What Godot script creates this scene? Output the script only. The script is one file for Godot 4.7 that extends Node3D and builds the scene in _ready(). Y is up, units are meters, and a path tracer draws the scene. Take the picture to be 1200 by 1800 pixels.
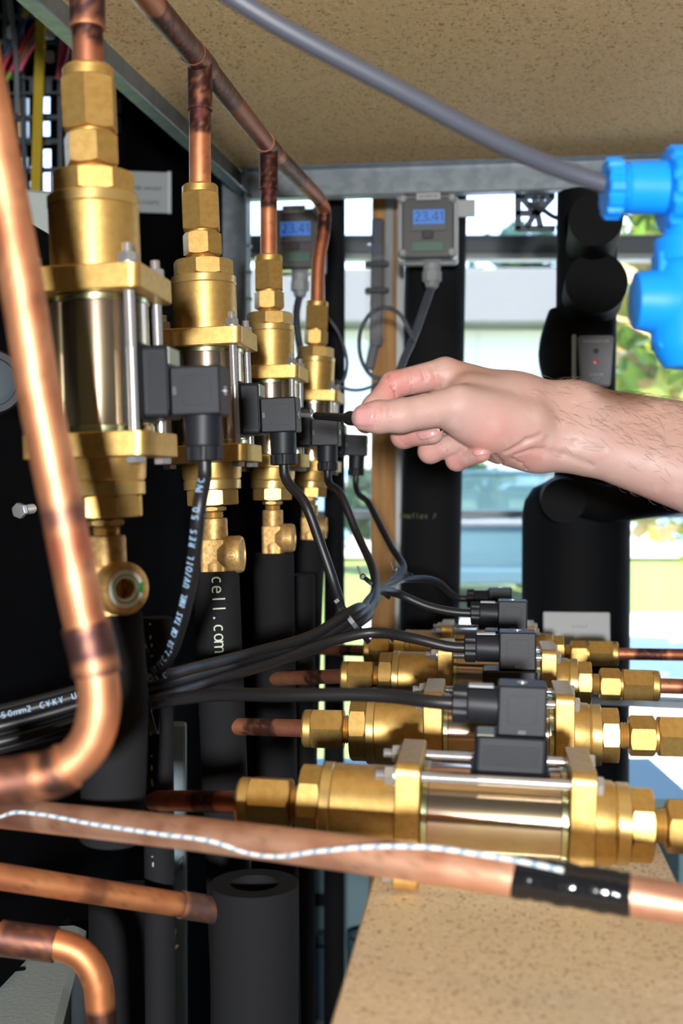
extends Node3D
# Test rig of brass flow sensors, seen by a camera flash against daylight windows.

const H := 1.35            # eye height above the floor
const F := 2100.0          # focal length in pixels of the 1200 x 1800 frame
const YAW := -0.122        # the rig stands turned by seven degrees
var PITCH := -atan(48.0 / 2100.0)
var M := {}
var rng := RandomNumberGenerator.new()
var noise := FastNoiseLite.new()
var names := {}


# ---------------------------------------------------------------- helpers
class MB:                   # collects triangles (counter-clockwise seen from outside)
	var v := PackedVector3Array()
	var c := PackedColorArray()
	var col := Color(1, 1, 1)
	var xf := Transform3D()

	func tri(a: Vector3, b: Vector3, d: Vector3) -> void:
		v.append(xf * a); v.append(xf * b); v.append(xf * d)
		c.append(col); c.append(col); c.append(col)

	func quad(a: Vector3, b: Vector3, d: Vector3, e: Vector3) -> void:
		tri(a, b, d); tri(a, d, e)

	func tri3(a: Vector3, b: Vector3, d: Vector3, ca: Color, cb: Color, cd: Color) -> void:
		v.append(xf * a); v.append(xf * b); v.append(xf * d)
		c.append(ca); c.append(cb); c.append(cd)

	# rings of points (each a closed loop of n), joined; first and last filled when closed
	func rings(list: Array, cap0 := true, cap1 := true) -> void:
		for i in list.size() - 1:
			var a: Array = list[i]; var b: Array = list[i + 1]
			var n := a.size()
			for j in n:
				var k := (j + 1) % n
				quad(a[j], a[k], b[k], b[j])
		if cap0: fan(list[0], true)
		if cap1: fan(list[-1], false)

	func fan(p: Array, flip: bool) -> void:
		var m := Vector3.ZERO
		for q in p: m += q
		m /= p.size()
		for j in p.size():
			var k := (j + 1) % p.size()
			if flip: tri(m, p[k], p[j])
			else: tri(m, p[j], p[k])

	# lathe round Y: profile of Vector2(radius, height) going upward
	func lathe(prof: Array, seg := 40, cap0 := true, cap1 := true) -> void:
		var list := []
		for p in prof:
			var r := []
			for j in seg:
				var a := -TAU * j / seg
				r.append(Vector3(cos(a) * p.x, p.y, sin(a) * p.x))
			list.append(r)
		rings(list, cap0, cap1)

	# polygon nut round Y with turned (chamfered) ends: ap = distance to a flat
	func nut(n: int, ap: float, y0: float, y1: float, cham := true, turn := 0.0) -> void:
		var seg := n * 8
		var rc := ap * 1.015
		var top := []; var bot := []; var t2 := []; var b2 := []
		for j in seg:
			var a := -TAU * j / seg
			var w := fposmod(TAU * j / seg, TAU / n) - PI / n
			var r := ap / cos(w)
			var drop := maxf(0.0, r - rc) * (0.6 if cham else 0.0) + 0.0003
			var d := Vector3(cos(a + turn), 0, sin(a + turn))
			top.append(d * r + Vector3(0, y1 - drop, 0)); bot.append(d * r + Vector3(0, y0 + drop, 0))
			var q := minf(r, rc) - 0.0004
			t2.append(d * q + Vector3(0, y1, 0)); b2.append(d * q + Vector3(0, y0, 0))
		rings([b2, bot, top, t2])

	# box with bevelled edges, middle m, size s
	func box(m: Vector3, s: Vector3, b := 0.001, turn := Basis()) -> void:
		var keep := xf
		xf = xf * Transform3D(turn, m)
		var h := s / 2.0
		b = minf(b, minf(h.x, minf(h.y, h.z)) * 0.9)
		var poly := [Vector2(-h.x, -h.z), Vector2(h.x, -h.z), Vector2(h.x, h.z), Vector2(-h.x, h.z)]
		extrude(rounded(poly, b, 1), -h.y, h.y, b)
		xf = keep

	static func rounded(poly: Array, r: float, seg := 5) -> Array:   # rounds the corners of a convex polygon
		var out := []
		var n := poly.size()
		for i in n:
			var p: Vector2 = poly[i]
			var a: Vector2 = (poly[(i + n - 1) % n] - p).normalized()
			var b: Vector2 = (poly[(i + 1) % n] - p).normalized()
			for k in seg + 1:
				var t := float(k) / seg
				var q0 := p + a * r * (1 - t); var q1 := p + b * r * t
				if seg == 1: out.append(p + (a * r if k == 0 else b * r))
				else: out.append(q0.lerp(q1, t))
		return out

	# convex polygon in x,z pushed up along y, with a bevel at both ends
	func extrude(poly: Array, y0: float, y1: float, b := 0.0005) -> void:
		var m := Vector2.ZERO
		for p in poly: m += p
		m /= poly.size()
		var area := 0.0
		for i in poly.size(): area += poly[i].cross(poly[(i + 1) % poly.size()])
		var pts: Array = poly.duplicate()
		if area > 0: pts.reverse()
		var r := [[], [], [], []]
		for p in pts:
			var q: Vector2 = p - m
			var s := Vector2(signf(q.x) * minf(b, absf(q.x)), signf(q.y) * minf(b, absf(q.y)))
			var w: Vector2 = p - s
			r[0].append(Vector3(w.x, y0, w.y)); r[1].append(Vector3(p.x, y0 + b, p.y))
			r[2].append(Vector3(p.x, y1 - b, p.y)); r[3].append(Vector3(w.x, y1, w.y))
		rings(r)

	# tube along points; rad a number or an array; colours a callable (arc length, angle, place) or null
	func tube(p: Array, rad, seg := 12, colours = null, caps := true) -> void:
		var n := p.size()
		var up := Vector3.UP
		var t0: Vector3 = (p[1] - p[0]).normalized()
		if absf(t0.dot(up)) > 0.9: up = Vector3.RIGHT
		var x := up.cross(t0).normalized()
		var prev := []; var pc := []
		var s := 0.0
		for i in n:
			var t: Vector3 = (p[mini(i + 1, n - 1)] - p[maxi(i - 1, 0)]).normalized()
			x = (x - t * x.dot(t)).normalized()
			var y := t.cross(x)
			if i: s += p[i].distance_to(p[i - 1])
			var r: float = rad[i] if rad is Array else rad
			var ring := []; var rcol := []
			for j in seg:
				var a := TAU * j / seg
				ring.append(p[i] + (x * cos(a) + y * sin(a)) * r)
				rcol.append(colours.call(s, a, ring[j]) if colours else col)
			if i:
				for j in seg:
					var k := (j + 1) % seg
					tri3(prev[j], prev[k], ring[k], pc[j], pc[k], rcol[k])
					tri3(prev[j], ring[k], ring[j], pc[j], rcol[k], rcol[j])
			elif caps:
				col = rcol[0]
				fan(ring, true)
			prev = ring; pc = rcol
		if caps:
			col = pc[0]
			fan(prev, false)

	func mesh(degrees := 38.0) -> ArrayMesh:
		var n := v.size()
		var fn := PackedVector3Array(); fn.resize(n / 3)
		var near := {}
		var keys := []
		keys.resize(n)
		for f in n / 3:
			fn[f] = (v[f * 3 + 1] - v[f * 3]).cross(v[f * 3 + 2] - v[f * 3])
			for k in 3:
				var q := Vector3i((v[f * 3 + k] * 30000.0).round())
				keys[f * 3 + k] = q
				if near.has(q): near[q].append(f)
				else: near[q] = [f]
		var lim := cos(deg_to_rad(degrees))
		var out := PackedVector3Array(); out.resize(n)
		var nn := PackedVector3Array(); nn.resize(n)
		var cc := PackedColorArray(); cc.resize(n)
		var o := 0
		for f in n / 3:
			var me := fn[f].normalized()
			for k in [0, 2, 1]:
				var i: int = f * 3 + k
				var sum := Vector3.ZERO
				for g in near[keys[i]]:
					if fn[g].normalized().dot(me) > lim: sum += fn[g]
				out[o] = v[i]; nn[o] = sum.normalized() if sum.length_squared() > 0 else me; cc[o] = c[i]
				o += 1
		var arr := []
		arr.resize(Mesh.ARRAY_MAX)
		arr[Mesh.ARRAY_VERTEX] = out; arr[Mesh.ARRAY_NORMAL] = nn; arr[Mesh.ARRAY_COLOR] = cc
		var m := ArrayMesh.new()
		m.add_surface_from_arrays(Mesh.PRIMITIVE_TRIANGLES, arr)
		return m


func P(px: float, py: float, z: float) -> Vector3:     # the point z metres in front of the lens plane on a pixel's ray
	var d := Basis(Vector3.RIGHT, PITCH) * Vector3(px - 600.0, 900.0 - py, -F)
	return Vector3(0, H, 0) + d * (z / -d.z)


func numbered(called: String) -> String:
	names[called] = names.get(called, -1) + 1
	return called if names[called] == 0 else "%s_%03d" % [called, names[called]]


func thing(called: String, label: String, category: String, at := Vector3.ZERO, basis := Basis(), group := "") -> Node3D:
	var o := Node3D.new()
	o.name = numbered(called)
	add_child(o)
	o.transform = Transform3D(basis, at)
	o.set_meta("label", label); o.set_meta("category", category)
	if group: o.set_meta("group", group)
	return o


func part(called: String, shape, mat: Material, parent: Node = self, degrees := 38.0) -> MeshInstance3D:
	var o := MeshInstance3D.new()
	o.name = called if parent != self else numbered(called)
	o.mesh = shape.mesh(degrees) if shape is MB else shape
	o.material_override = mat
	parent.add_child(o, true)
	return o


func solo(called: String, shape, mat: Material, label: String, category: String, group := "", degrees := 38.0) -> MeshInstance3D:
	var o := part(called, shape, mat, self, degrees)
	o.set_meta("label", label); o.set_meta("category", category)
	if group: o.set_meta("group", group)
	return o


func struct(called: String, shape, mat: Material) -> MeshInstance3D:
	var o := part(called, shape, mat)
	o.set_meta("kind", "structure")
	return o


func mbox(m: Vector3, s: Vector3, b := 0.001, turn := Basis()) -> MB:
	var q := MB.new()
	q.box(m, s, b, turn)
	return q


func bar(a: Vector3, b: Vector3, w: float, h: float, up := Vector3.UP, bevel := 0.001) -> MB:   # box beam from a to b
	var q := MB.new()
	var y := (b - a).normalized()
	var x := y.cross(up).normalized()
	q.box((a + b) / 2.0, Vector3(w, a.distance_to(b), h), bevel, Basis(x, y, x.cross(y)))
	return q


func curve(p: Array, step := 0.004) -> Array:      # smooth line through points
	var out := []
	for i in p.size() - 1:
		var a: Vector3 = p[maxi(i - 1, 0)]; var b: Vector3 = p[i]
		var c: Vector3 = p[i + 1]; var d: Vector3 = p[mini(i + 2, p.size() - 1)]
		var n := maxi(2, int(b.distance_to(c) / step))
		for k in n:
			out.append(b.cubic_interpolate_in_time(c, a, d, float(k) / n, b.distance_to(c), -maxf(a.distance_to(b), 0.001), b.distance_to(c) + maxf(c.distance_to(d), 0.001)))
	out.append(p[-1])
	return out


func line(a: Vector3, b: Vector3, step := 0.004) -> Array:
	var out := []
	var n := maxi(1, int(a.distance_to(b) / step))
	for k in n + 1: out.append(a.lerp(b, float(k) / n))
	return out


func mat(called: String, c: Color, rough := 0.5, metal := 0.0) -> StandardMaterial3D:   # colours given as linear values
	var m := StandardMaterial3D.new()
	m.resource_name = called
	m.albedo_color = c.linear_to_srgb()
	m.roughness = rough
	m.metallic = metal
	M[called] = m
	return m


func bump(m: StandardMaterial3D, tex: Texture2D, depth: float, scale: float) -> void:   # relief in centimetres
	m.uv1_triplanar = true
	m.uv1_scale = Vector3.ONE * scale
	m.heightmap_enabled = true
	m.heightmap_texture = tex
	m.heightmap_scale = depth


func noise_image(seed_: int, freq: float, octaves := 4, size := 256) -> ImageTexture:
	var n := FastNoiseLite.new()
	n.seed = seed_; n.frequency = freq; n.fractal_octaves = octaves
	return ImageTexture.create_from_image(n.get_seamless_image(size, size))


func chip_image(seed_: int, dark: Color, mid: Color, light: Color) -> ImageTexture:   # pressed wood chips
	var r := RandomNumberGenerator.new()
	r.seed = seed_
	var im := Image.create(512, 512, false, Image.FORMAT_RGB8)
	im.fill(mid)
	for i in 16000:
		var t := r.randf()
		var c := mid.lerp(dark, t * t) if r.randf() < 0.5 else mid.lerp(light, t * t)
		var w := r.randi_range(1, 7); var h := r.randi_range(1, 3)
		if r.randf() < 0.5: im.fill_rect(Rect2i(r.randi_range(0, 511), r.randi_range(0, 511), w, h), c)
		else: im.fill_rect(Rect2i(r.randi_range(0, 511), r.randi_range(0, 511), h, w), c)
	return ImageTexture.create_from_image(im)


func tint_image(seed_: int, freq: float, a: Color, b: Color, octaves := 4) -> ImageTexture:   # blotches between two tones
	var n := FastNoiseLite.new()
	n.seed = seed_; n.frequency = freq; n.fractal_octaves = octaves
	var g := n.get_seamless_image(256, 256)
	var im := Image.create(256, 256, false, Image.FORMAT_RGB8)
	for y in 256:
		for x in 256:
			im.set_pixel(x, y, a.lerp(b, smoothstep(0.25, 0.8, g.get_pixel(x, y).r)))
	return ImageTexture.create_from_image(im)


func letters(text: String, size: float, depth := 0.0006) -> TextMesh:
	var t := TextMesh.new()
	var f := SystemFont.new()
	f.font_names = PackedStringArray(["Droid Sans"])
	t.font = f
	t.text = text
	t.font_size = 32
	t.pixel_size = size / 32.0
	t.depth = depth
	return t


func lettering(text: String, size: float, m: Material, parent: Node3D, at: Transform3D, called := "lettering") -> MeshInstance3D:
	var o := part(called, letters(text, size), m, parent)
	o.transform = at
	return o


func copper_tint(stains: Array, fresh := Color(0.80, 0.34, 0.16), mottle := 0.35) -> Callable:   # heat stains: [from, to, strength, dark colour] in metres along the tube
	return func(s: float, a: float, p: Vector3) -> Color:
		var n := noise.get_noise_3d(p.x * 300, p.y * 300, p.z * 300)
		var n2 := noise.get_noise_3d(p.x * 1100, p.y * 1100, p.z * 1100)
		var c := fresh.lerp(Color(0.55, 0.19, 0.09), clampf(mottle + n * 0.9, 0, 1))
		c = c.lerp(Color(0.20, 0.10, 0.07), clampf(n2 * 1.6 - 0.45, 0, 0.8))
		for q in stains:
			var e: float = 0.0025
			var w := smoothstep(q[0] - e, q[0] + e, s + n * 0.006) * (1.0 - smoothstep(q[1] - e, q[1] + e, s + n2 * 0.005))
			c = c.lerp(q[3].lerp(Color(0.34, 0.13, 0.07), clampf(n2 * 2.2 - 0.15, 0, 0.85)), w * q[2])
		return c


func materials() -> void:
	noise.seed = 5; noise.frequency = 0.12; noise.fractal_octaves = 3
	var fine := noise_image(3, 0.06, 3)
	var coarse := noise_image(9, 0.02, 4)
	var b := mat("brass", Color(1, 1, 1), 0.42, 0.78)
	b.albedo_texture = tint_image(21, 0.012, Color(0.87, 0.71, 0.42), Color(0.83, 0.66, 0.37), 5)
	bump(b, fine, 0.003, 45.0)
	b = mat("brass_turned", Color(0.70, 0.47, 0.16), 0.32, 0.7)
	b = mat("brass_cast", Color(1, 1, 1), 0.50, 0.55)
	b.albedo_texture = tint_image(22, 0.02, Color(0.84, 0.69, 0.44), Color(0.75, 0.58, 0.34), 4)
	bump(b, fine, 0.008, 34.0)
	b = mat("zinc_tube", Color(1, 1, 1), 0.17, 0.95)
	b.albedo_texture = tint_image(31, 0.006, Color(0.86, 0.80, 0.62), Color(0.80, 0.68, 0.60), 3)
	b.uv1_triplanar = true; b.uv1_scale = Vector3(3, 9, 3)
	mat("zinc_edge", Color(0.66, 0.68, 0.38), 0.22, 1.0)
	mat("bolt_steel", Color(0.60, 0.59, 0.58), 0.30, 0.75)
	mat("galvanised", Color(0.30, 0.33, 0.34), 0.42, 0.6)
	M.galvanised.albedo_texture = tint_image(41, 0.02, Color(0.97, 0.98, 1.0), Color(0.86, 0.89, 0.91), 3)
	M.galvanised.uv1_triplanar = true; M.galvanised.uv1_scale = Vector3.ONE * 6
	b = mat("copper", Color(1, 1, 1), 0.50, 0.80)
	b.vertex_color_use_as_albedo = true
	mat("foam", Color(0.012, 0.0122, 0.0132), 0.85)
	M.foam.metallic_specular = 0.3
	bump(M.foam, fine, 0.02, 12.0)
	mat("foam_smooth", Color(0.0055, 0.006, 0.0068), 0.7)
	M.foam_smooth.metallic_specular = 0.25
	mat("black_plastic", Color(0.011, 0.0125, 0.0165), 0.5)
	M.black_plastic.metallic_specular = 0.42
	bump(M.black_plastic, fine, 0.002, 60.0)
	mat("black_rubber", Color(0.011, 0.011, 0.012), 0.42)
	mat("black_panel", Color(0.0022, 0.0022, 0.0026), 0.85)
	M.black_panel.metallic_specular = 0.14
	mat("tape", Color(0.010, 0.010, 0.011), 0.13)
	bump(M.tape, coarse, 0.06, 14.0)
	mat("print_pale", Color(0.55, 0.62, 0.48), 0.7)
	mat("print_olive", Color(0.17, 0.19, 0.08), 0.7)
	mat("print_blue", Color(0.36, 0.56, 0.78), 0.7)
	mat("print_dark", Color(0.05, 0.05, 0.06), 0.7)
	mat("label_white", Color(0.46, 0.48, 0.48), 0.55)
	mat("label_green", Color(0.42, 0.48, 0.36), 0.55)
	mat("seal_white", Color(0.82, 0.83, 0.76), 0.45)
	mat("seal_pale", Color(0.13, 0.24, 0.17), 0.6)
	mat("car_paint", Color(0.055, 0.115, 0.14), 0.2)
	b = mat("car_glass", Color(0.06, 0.12, 0.10), 0.05)
	b.transparency = BaseMaterial3D.TRANSPARENCY_ALPHA
	b.albedo_color.a = 0.35
	mat("seal_green", Color(0.03, 0.33, 0.05), 0.45)
	b = mat("chipboard", Color(1, 1, 1), 0.8)
	b.albedo_texture = chip_image(4, Color(0.64, 0.52, 0.37), Color(0.92, 0.82, 0.66), Color(0.98, 0.92, 0.80))
	b.uv1_triplanar = true; b.uv1_scale = Vector3.ONE * 4.0
	b = mat("chipboard_raw", Color(1, 1, 1), 0.85)
	b.albedo_texture = chip_image(8, Color(0.60, 0.45, 0.27), Color(0.95, 0.79, 0.55), Color(1.0, 0.90, 0.70))
	b.uv1_triplanar = true; b.uv1_scale = Vector3.ONE * 2.2
	mat("wood", Color(1, 1, 1), 0.6)
	M.wood.albedo_texture = tint_image(51, 0.02, Color(0.80, 0.58, 0.30), Color(0.70, 0.48, 0.22), 4)
	M.wood.uv1_triplanar = true; M.wood.uv1_scale = Vector3(8, 0.8, 8)
	mat("blue_plastic", Color(0.006, 0.26, 0.85), 0.45)
	M.blue_plastic.metallic_specular = 0.35
	mat("grey_plastic", Color(0.36, 0.38, 0.38), 0.5)
	mat("dark_grey_plastic", Color(0.055, 0.058, 0.062), 0.45)
	mat("clip_grey", Color(0.14, 0.15, 0.17), 0.5)
	mat("cable_grey", Color(0.070, 0.075, 0.095), 0.45)
	mat("white_plastic", Color(0.70, 0.72, 0.72), 0.45)
	b = mat("lcd", Color(0.06, 0.22, 0.55), 0.25)
	b.emission_enabled = true; b.emission = Color(0.16, 0.42, 0.80); b.emission_energy_multiplier = 0.55
	mat("lcd_print", Color(0.02, 0.05, 0.20), 0.4)
	mat("red_led", Color(0.65, 0.03, 0.05), 0.3)
	b = mat("clear_plastic", Color(0.75, 0.80, 0.82), 0.06)
	b.transparency = BaseMaterial3D.TRANSPARENCY_ALPHA
	b.albedo_color.a = 0.05
	mat("pcb_green", Color(0.05, 0.16, 0.11), 0.5)
	mat("yellow_plastic", Color(0.62, 0.42, 0.02), 0.45)
	mat("wire_red", Color(0.50, 0.01, 0.05), 0.4)
	mat("wire_pink", Color(0.75, 0.10, 0.20), 0.4)
	mat("wire_green", Color(0.16, 0.42, 0.02), 0.4)
	mat("wire_blue", Color(0.01, 0.05, 0.16), 0.4)
	mat("wire_grey", Color(0.20, 0.21, 0.22), 0.4)
	b = mat("thermocouple", Color(1, 1, 1), 0.5)
	b.vertex_color_use_as_albedo = true
	mat("cabinet_teal", Color(0.30, 0.48, 0.52), 0.55)
	mat("cup_blue", Color(0.10, 0.17, 0.23), 0.35)
	mat("enamel_grey", Color(0.42, 0.47, 0.44), 0.45)
	bump(M.enamel_grey, fine, 0.02, 10.0)
	mat("steel_paint", Color(0.22, 0.29, 0.32), 0.4)
	mat("wall_paint", Color(0.20, 0.195, 0.185), 0.9)
	mat("wall_warm", Color(0.40, 0.31, 0.21), 0.9)
	mat("gauge_face", Color(0.06, 0.08, 0.09), 0.3)
	mat("floor_grey", Color(0.12, 0.12, 0.12), 0.6)
	mat("frame_dark", Color(0.085, 0.10, 0.115), 0.5)
	mat("transom_grey", Color(0.26, 0.28, 0.29), 0.45)
	mat("frame_white", Color(0.72, 0.74, 0.70), 0.5)
	b = mat("pane", Color(0.9, 0.95, 0.95), 0.02)
	b.transparency = BaseMaterial3D.TRANSPARENCY_ALPHA
	b.albedo_color.a = 0.06
	mat("render_white", Color(0.80, 0.80, 0.78), 0.9)
	mat("eave_grey", Color(0.17, 0.175, 0.18), 0.8)
	mat("house_glass", Color(0.25, 0.42, 0.60), 0.1)
	mat("paving", Color(0.60, 0.59, 0.56), 0.9)
	mat("grass", Color(1, 1, 1), 0.95)
	M.grass.albedo_texture = tint_image(61, 0.05, Color(0.50, 0.56, 0.27), Color(0.40, 0.48, 0.22), 4)
	M.grass.uv1_triplanar = true; M.grass.uv1_scale = Vector3.ONE * 1.5
	b = mat("leaf_yellow", Color(1, 1, 1), 0.6)
	b.vertex_color_use_as_albedo = true
	b.backlight_enabled = true; b.backlight = Color(0.8, 0.8, 0.4)
	mat("bark", Color(0.16, 0.11, 0.07), 0.9)
	b = mat("skin", Color(1, 1, 1), 0.46)
	b.vertex_color_use_as_albedo = true
	b.metallic_specular = 0.45
	b.subsurf_scatter_enabled = true; b.subsurf_scatter_strength = 0.12
	bump(b, noise_image(77, 0.05, 4, 512), 0.017, 24.0)
	mat("nail", Color(0.66, 0.33, 0.31), 0.26)
	mat("nail_rim", Color(0.80, 0.62, 0.52), 0.4)
	mat("hair", Color(0.11, 0.062, 0.035), 0.5)


func view_and_light() -> void:
	var cam := Camera3D.new()
	cam.name = "camera"
	var at := CameraAttributesPhysical.new()
	at.frustum_focal_length = 28.0           # with the 24 mm frame this is the 46.4 degree lens
	at.frustum_focus_distance = 1.02
	at.exposure_aperture = 5.0
	at.frustum_near = 0.02
	at.frustum_far = 400.0
	cam.attributes = at
	cam.fov = rad_to_deg(2.0 * atan(900.0 / F))
	add_child(cam)
	cam.position = Vector3(0, H, 0)
	cam.rotation.x = PITCH
	cam.current = true
	var env := Environment.new()
	env.background_mode = Environment.BG_SKY
	var sky := ProceduralSkyMaterial.new()
	sky.sky_top_color = Color(0.46, 0.63, 0.88)
	sky.sky_horizon_color = Color(0.86, 0.91, 0.97)
	sky.ground_bottom_color = Color(0.45, 0.45, 0.42)
	sky.ground_horizon_color = Color(0.80, 0.82, 0.82)
	sky.energy_multiplier = 6.5
	sky.sun_angle_max = 4.0
	env.sky = Sky.new()
	env.sky.sky_material = sky
	env.tonemap_mode = Environment.TONE_MAPPER_LINEAR
	env.tonemap_exposure = 1.0
	env.sdfgi_enabled = true; env.ssao_enabled = true; env.ssil_enabled = true
	var we := WorldEnvironment.new()
	we.name = "world"
	we.environment = env
	add_child(we)
	var sun := DirectionalLight3D.new()
	sun.name = "sun"
	sun.light_color = Color(1.0, 0.95, 0.86)
	sun.light_energy = 6.0
	sun.light_angular_distance = 0.6
	sun.shadow_enabled = true
	add_child(sun)
	sun.look_at_from_position(Vector3.ZERO, Vector3(-0.30, -0.85, -0.45))
	# the photographer's flash, held behind and a little above the lens
	var flash := SpotLight3D.new()
	flash.name = "camera_flash"
	flash.light_color = Color(0.985, 0.99, 1.0)
	flash.light_energy = 4.6
	flash.light_size = 0.045
	flash.spot_angle = 42.0
	flash.spot_angle_attenuation = 0.6
	flash.spot_range = 12.0
	flash.spot_attenuation = 2.0
	flash.shadow_enabled = true
	add_child(flash)
	flash.look_at_from_position(Vector3(-0.03, H + 0.03, 0.85), Vector3(-0.02, H - 0.05, -1.0))


func room() -> void:
	var wz := -3.45
	struct("floor", mbox(Vector3(0.2, -0.05, -0.4), Vector3(6.4, 0.1, 6.3), 0.002), M.floor_grey)
	struct("ceiling", mbox(Vector3(0.2, 2.85, -0.4), Vector3(6.4, 0.1, 6.3), 0.002), M.wall_paint)
	struct("wall_left", mbox(Vector3(-2.95, 1.4, -0.4), Vector3(0.1, 2.8, 6.3), 0.002), M.wall_paint)
	struct("wall_right", mbox(Vector3(3.35, 1.4, -0.4), Vector3(0.1, 2.8, 6.3), 0.002), M.wall_paint)
	struct("wall_front", mbox(Vector3(0.2, 1.4, 2.70), Vector3(6.4, 2.8, 0.1), 0.002), M.wall_warm)
	struct("trim_1", mbox(Vector3(0.2, 2.70, wz), Vector3(6.2, 0.20, 0.16), 0.002), M.frame_white)
	struct("trim_2", mbox(Vector3(0.2, 0.04, wz), Vector3(6.2, 0.08, 0.16), 0.002), M.frame_white)
	# glazed wall: bays between mullions, each with a transom
	var edges := [-2.9, -1.95, -0.93, 0.125, 0.68, 1.62, 2.45, 3.3]
	for i in edges.size() - 1:
		var a: float = edges[i]; var b: float = edges[i + 1]
		var f := MB.new()
		f.box(Vector3((a + b) / 2, 0.10, wz), Vector3(b - a - 0.06, 0.05, 0.07), 0.003)
		f.box(Vector3((a + b) / 2, 2.575, wz), Vector3(b - a - 0.06, 0.05, 0.07), 0.003)
		var w := struct("window_%d" % (i + 1), f, M.frame_white)
		part("transom", mbox(Vector3((a + b) / 2, H + 0.685, wz), Vector3(b - a - 0.05, 0.052, 0.07), 0.003), M.transom_grey, w)
		part("transom_trim", mbox(Vector3((a + b) / 2, H + 0.650, wz + 0.01), Vector3(b - a - 0.05, 0.016, 0.06), 0.003), M.frame_white, w)
		part("rail", mbox(Vector3((a + b) / 2, H - 0.085, wz), Vector3(b - a - 0.05, 0.022, 0.05), 0.003), M.frame_white, w)
		part("stile", mbox(Vector3(a + 0.022, 1.34, wz), Vector3(0.03, 2.52, 0.07), 0.003), M.frame_white, w)
		part("stile", mbox(Vector3(b - 0.022, 1.34, wz), Vector3(0.03, 2.52, 0.07), 0.003), M.frame_white, w)
		part("pane", mbox(Vector3((a + b) / 2, (H + 0.685 + 0.1) / 2, wz), Vector3(b - a - 0.05, H + 0.585, 0.006), 0.001), M.pane, w)
		part("pane", mbox(Vector3((a + b) / 2, (H + 0.685 + 2.6) / 2, wz), Vector3(b - a - 0.05, 1.915 - H, 0.006), 0.001), M.pane, w)
	for i in edges.size():
		struct("trim_%d" % (3 + i), mbox(Vector3(edges[i], 1.34, wz + 0.02), Vector3(0.05, 2.55, 0.13), 0.003), M.wood)


func outside() -> void:
	struct("ground_lawn", mbox(Vector3(-2, -0.12, -13.6), Vector3(60, 0.12, 20.0), 0.005), M.grass)
	struct("ground_terrace", mbox(Vector3(7.2, -0.105, -8.3), Vector3(14.0, 0.12, 9.3), 0.005), M.paving)
	# long white house across the lawn
	var h := thing("house", "long white rendered house with a grey eave band across the lawn", "building", Vector3(6.0, 0, -24))
	part("wall", mbox(Vector3(0, 2.1, 0), Vector3(26, 4.2, 4), 0.01), M.render_white, h)
	part("eave", mbox(Vector3(0, 4.70, 0.3), Vector3(26.6, 0.95, 5.0), 0.02), M.eave_grey, h)
	for i in 6:
		var w := part("window", mbox(Vector3(-10.2 + i * 3.6, 1.0, 2.0), Vector3(1.7, 1.5, 0.12), 0.02), M.frame_white, h)
		part("pane", mbox(Vector3(-10.2 + i * 3.6, 1.0, 2.07), Vector3(1.5, 1.3, 0.04), 0.01), M.house_glass, w)
	for i in 12:
		part("joint", mbox(Vector3(-11.5 + i * 2.0, 2.9, 2.0), Vector3(0.06, 2.5, 0.05), 0.005), M.frame_white, h)
	tree("leafy_tree", "green leafy tree rising behind the white house", Vector3(4.4, 0, -29), 7.6, 2.3, Color(0.05, 0.12, 0.08), 1500, 0.34, 11)
	tree("autumn_tree", "yellow and green tree standing close outside the window", Vector3(2.95, 0, -8.6), 4.4, 1.35, Color(0.55, 0.56, 0.12), 2000, 0.16, 12)
	tree("autumn_tree", "yellow green shrub growing beside the yellow tree", Vector3(4.9, 0, -7.6), 2.3, 0.7, Color(0.40, 0.54, 0.09), 1300, 0.15, 13)
	tree("hedge_bush", "low clipped hedge bush on the lawn beyond the black pipe", Vector3(1.4, 0, -19.2), 1.9, 1.5, Color(0.05, 0.11, 0.06), 1800, 0.16, 14)
	car()


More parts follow.
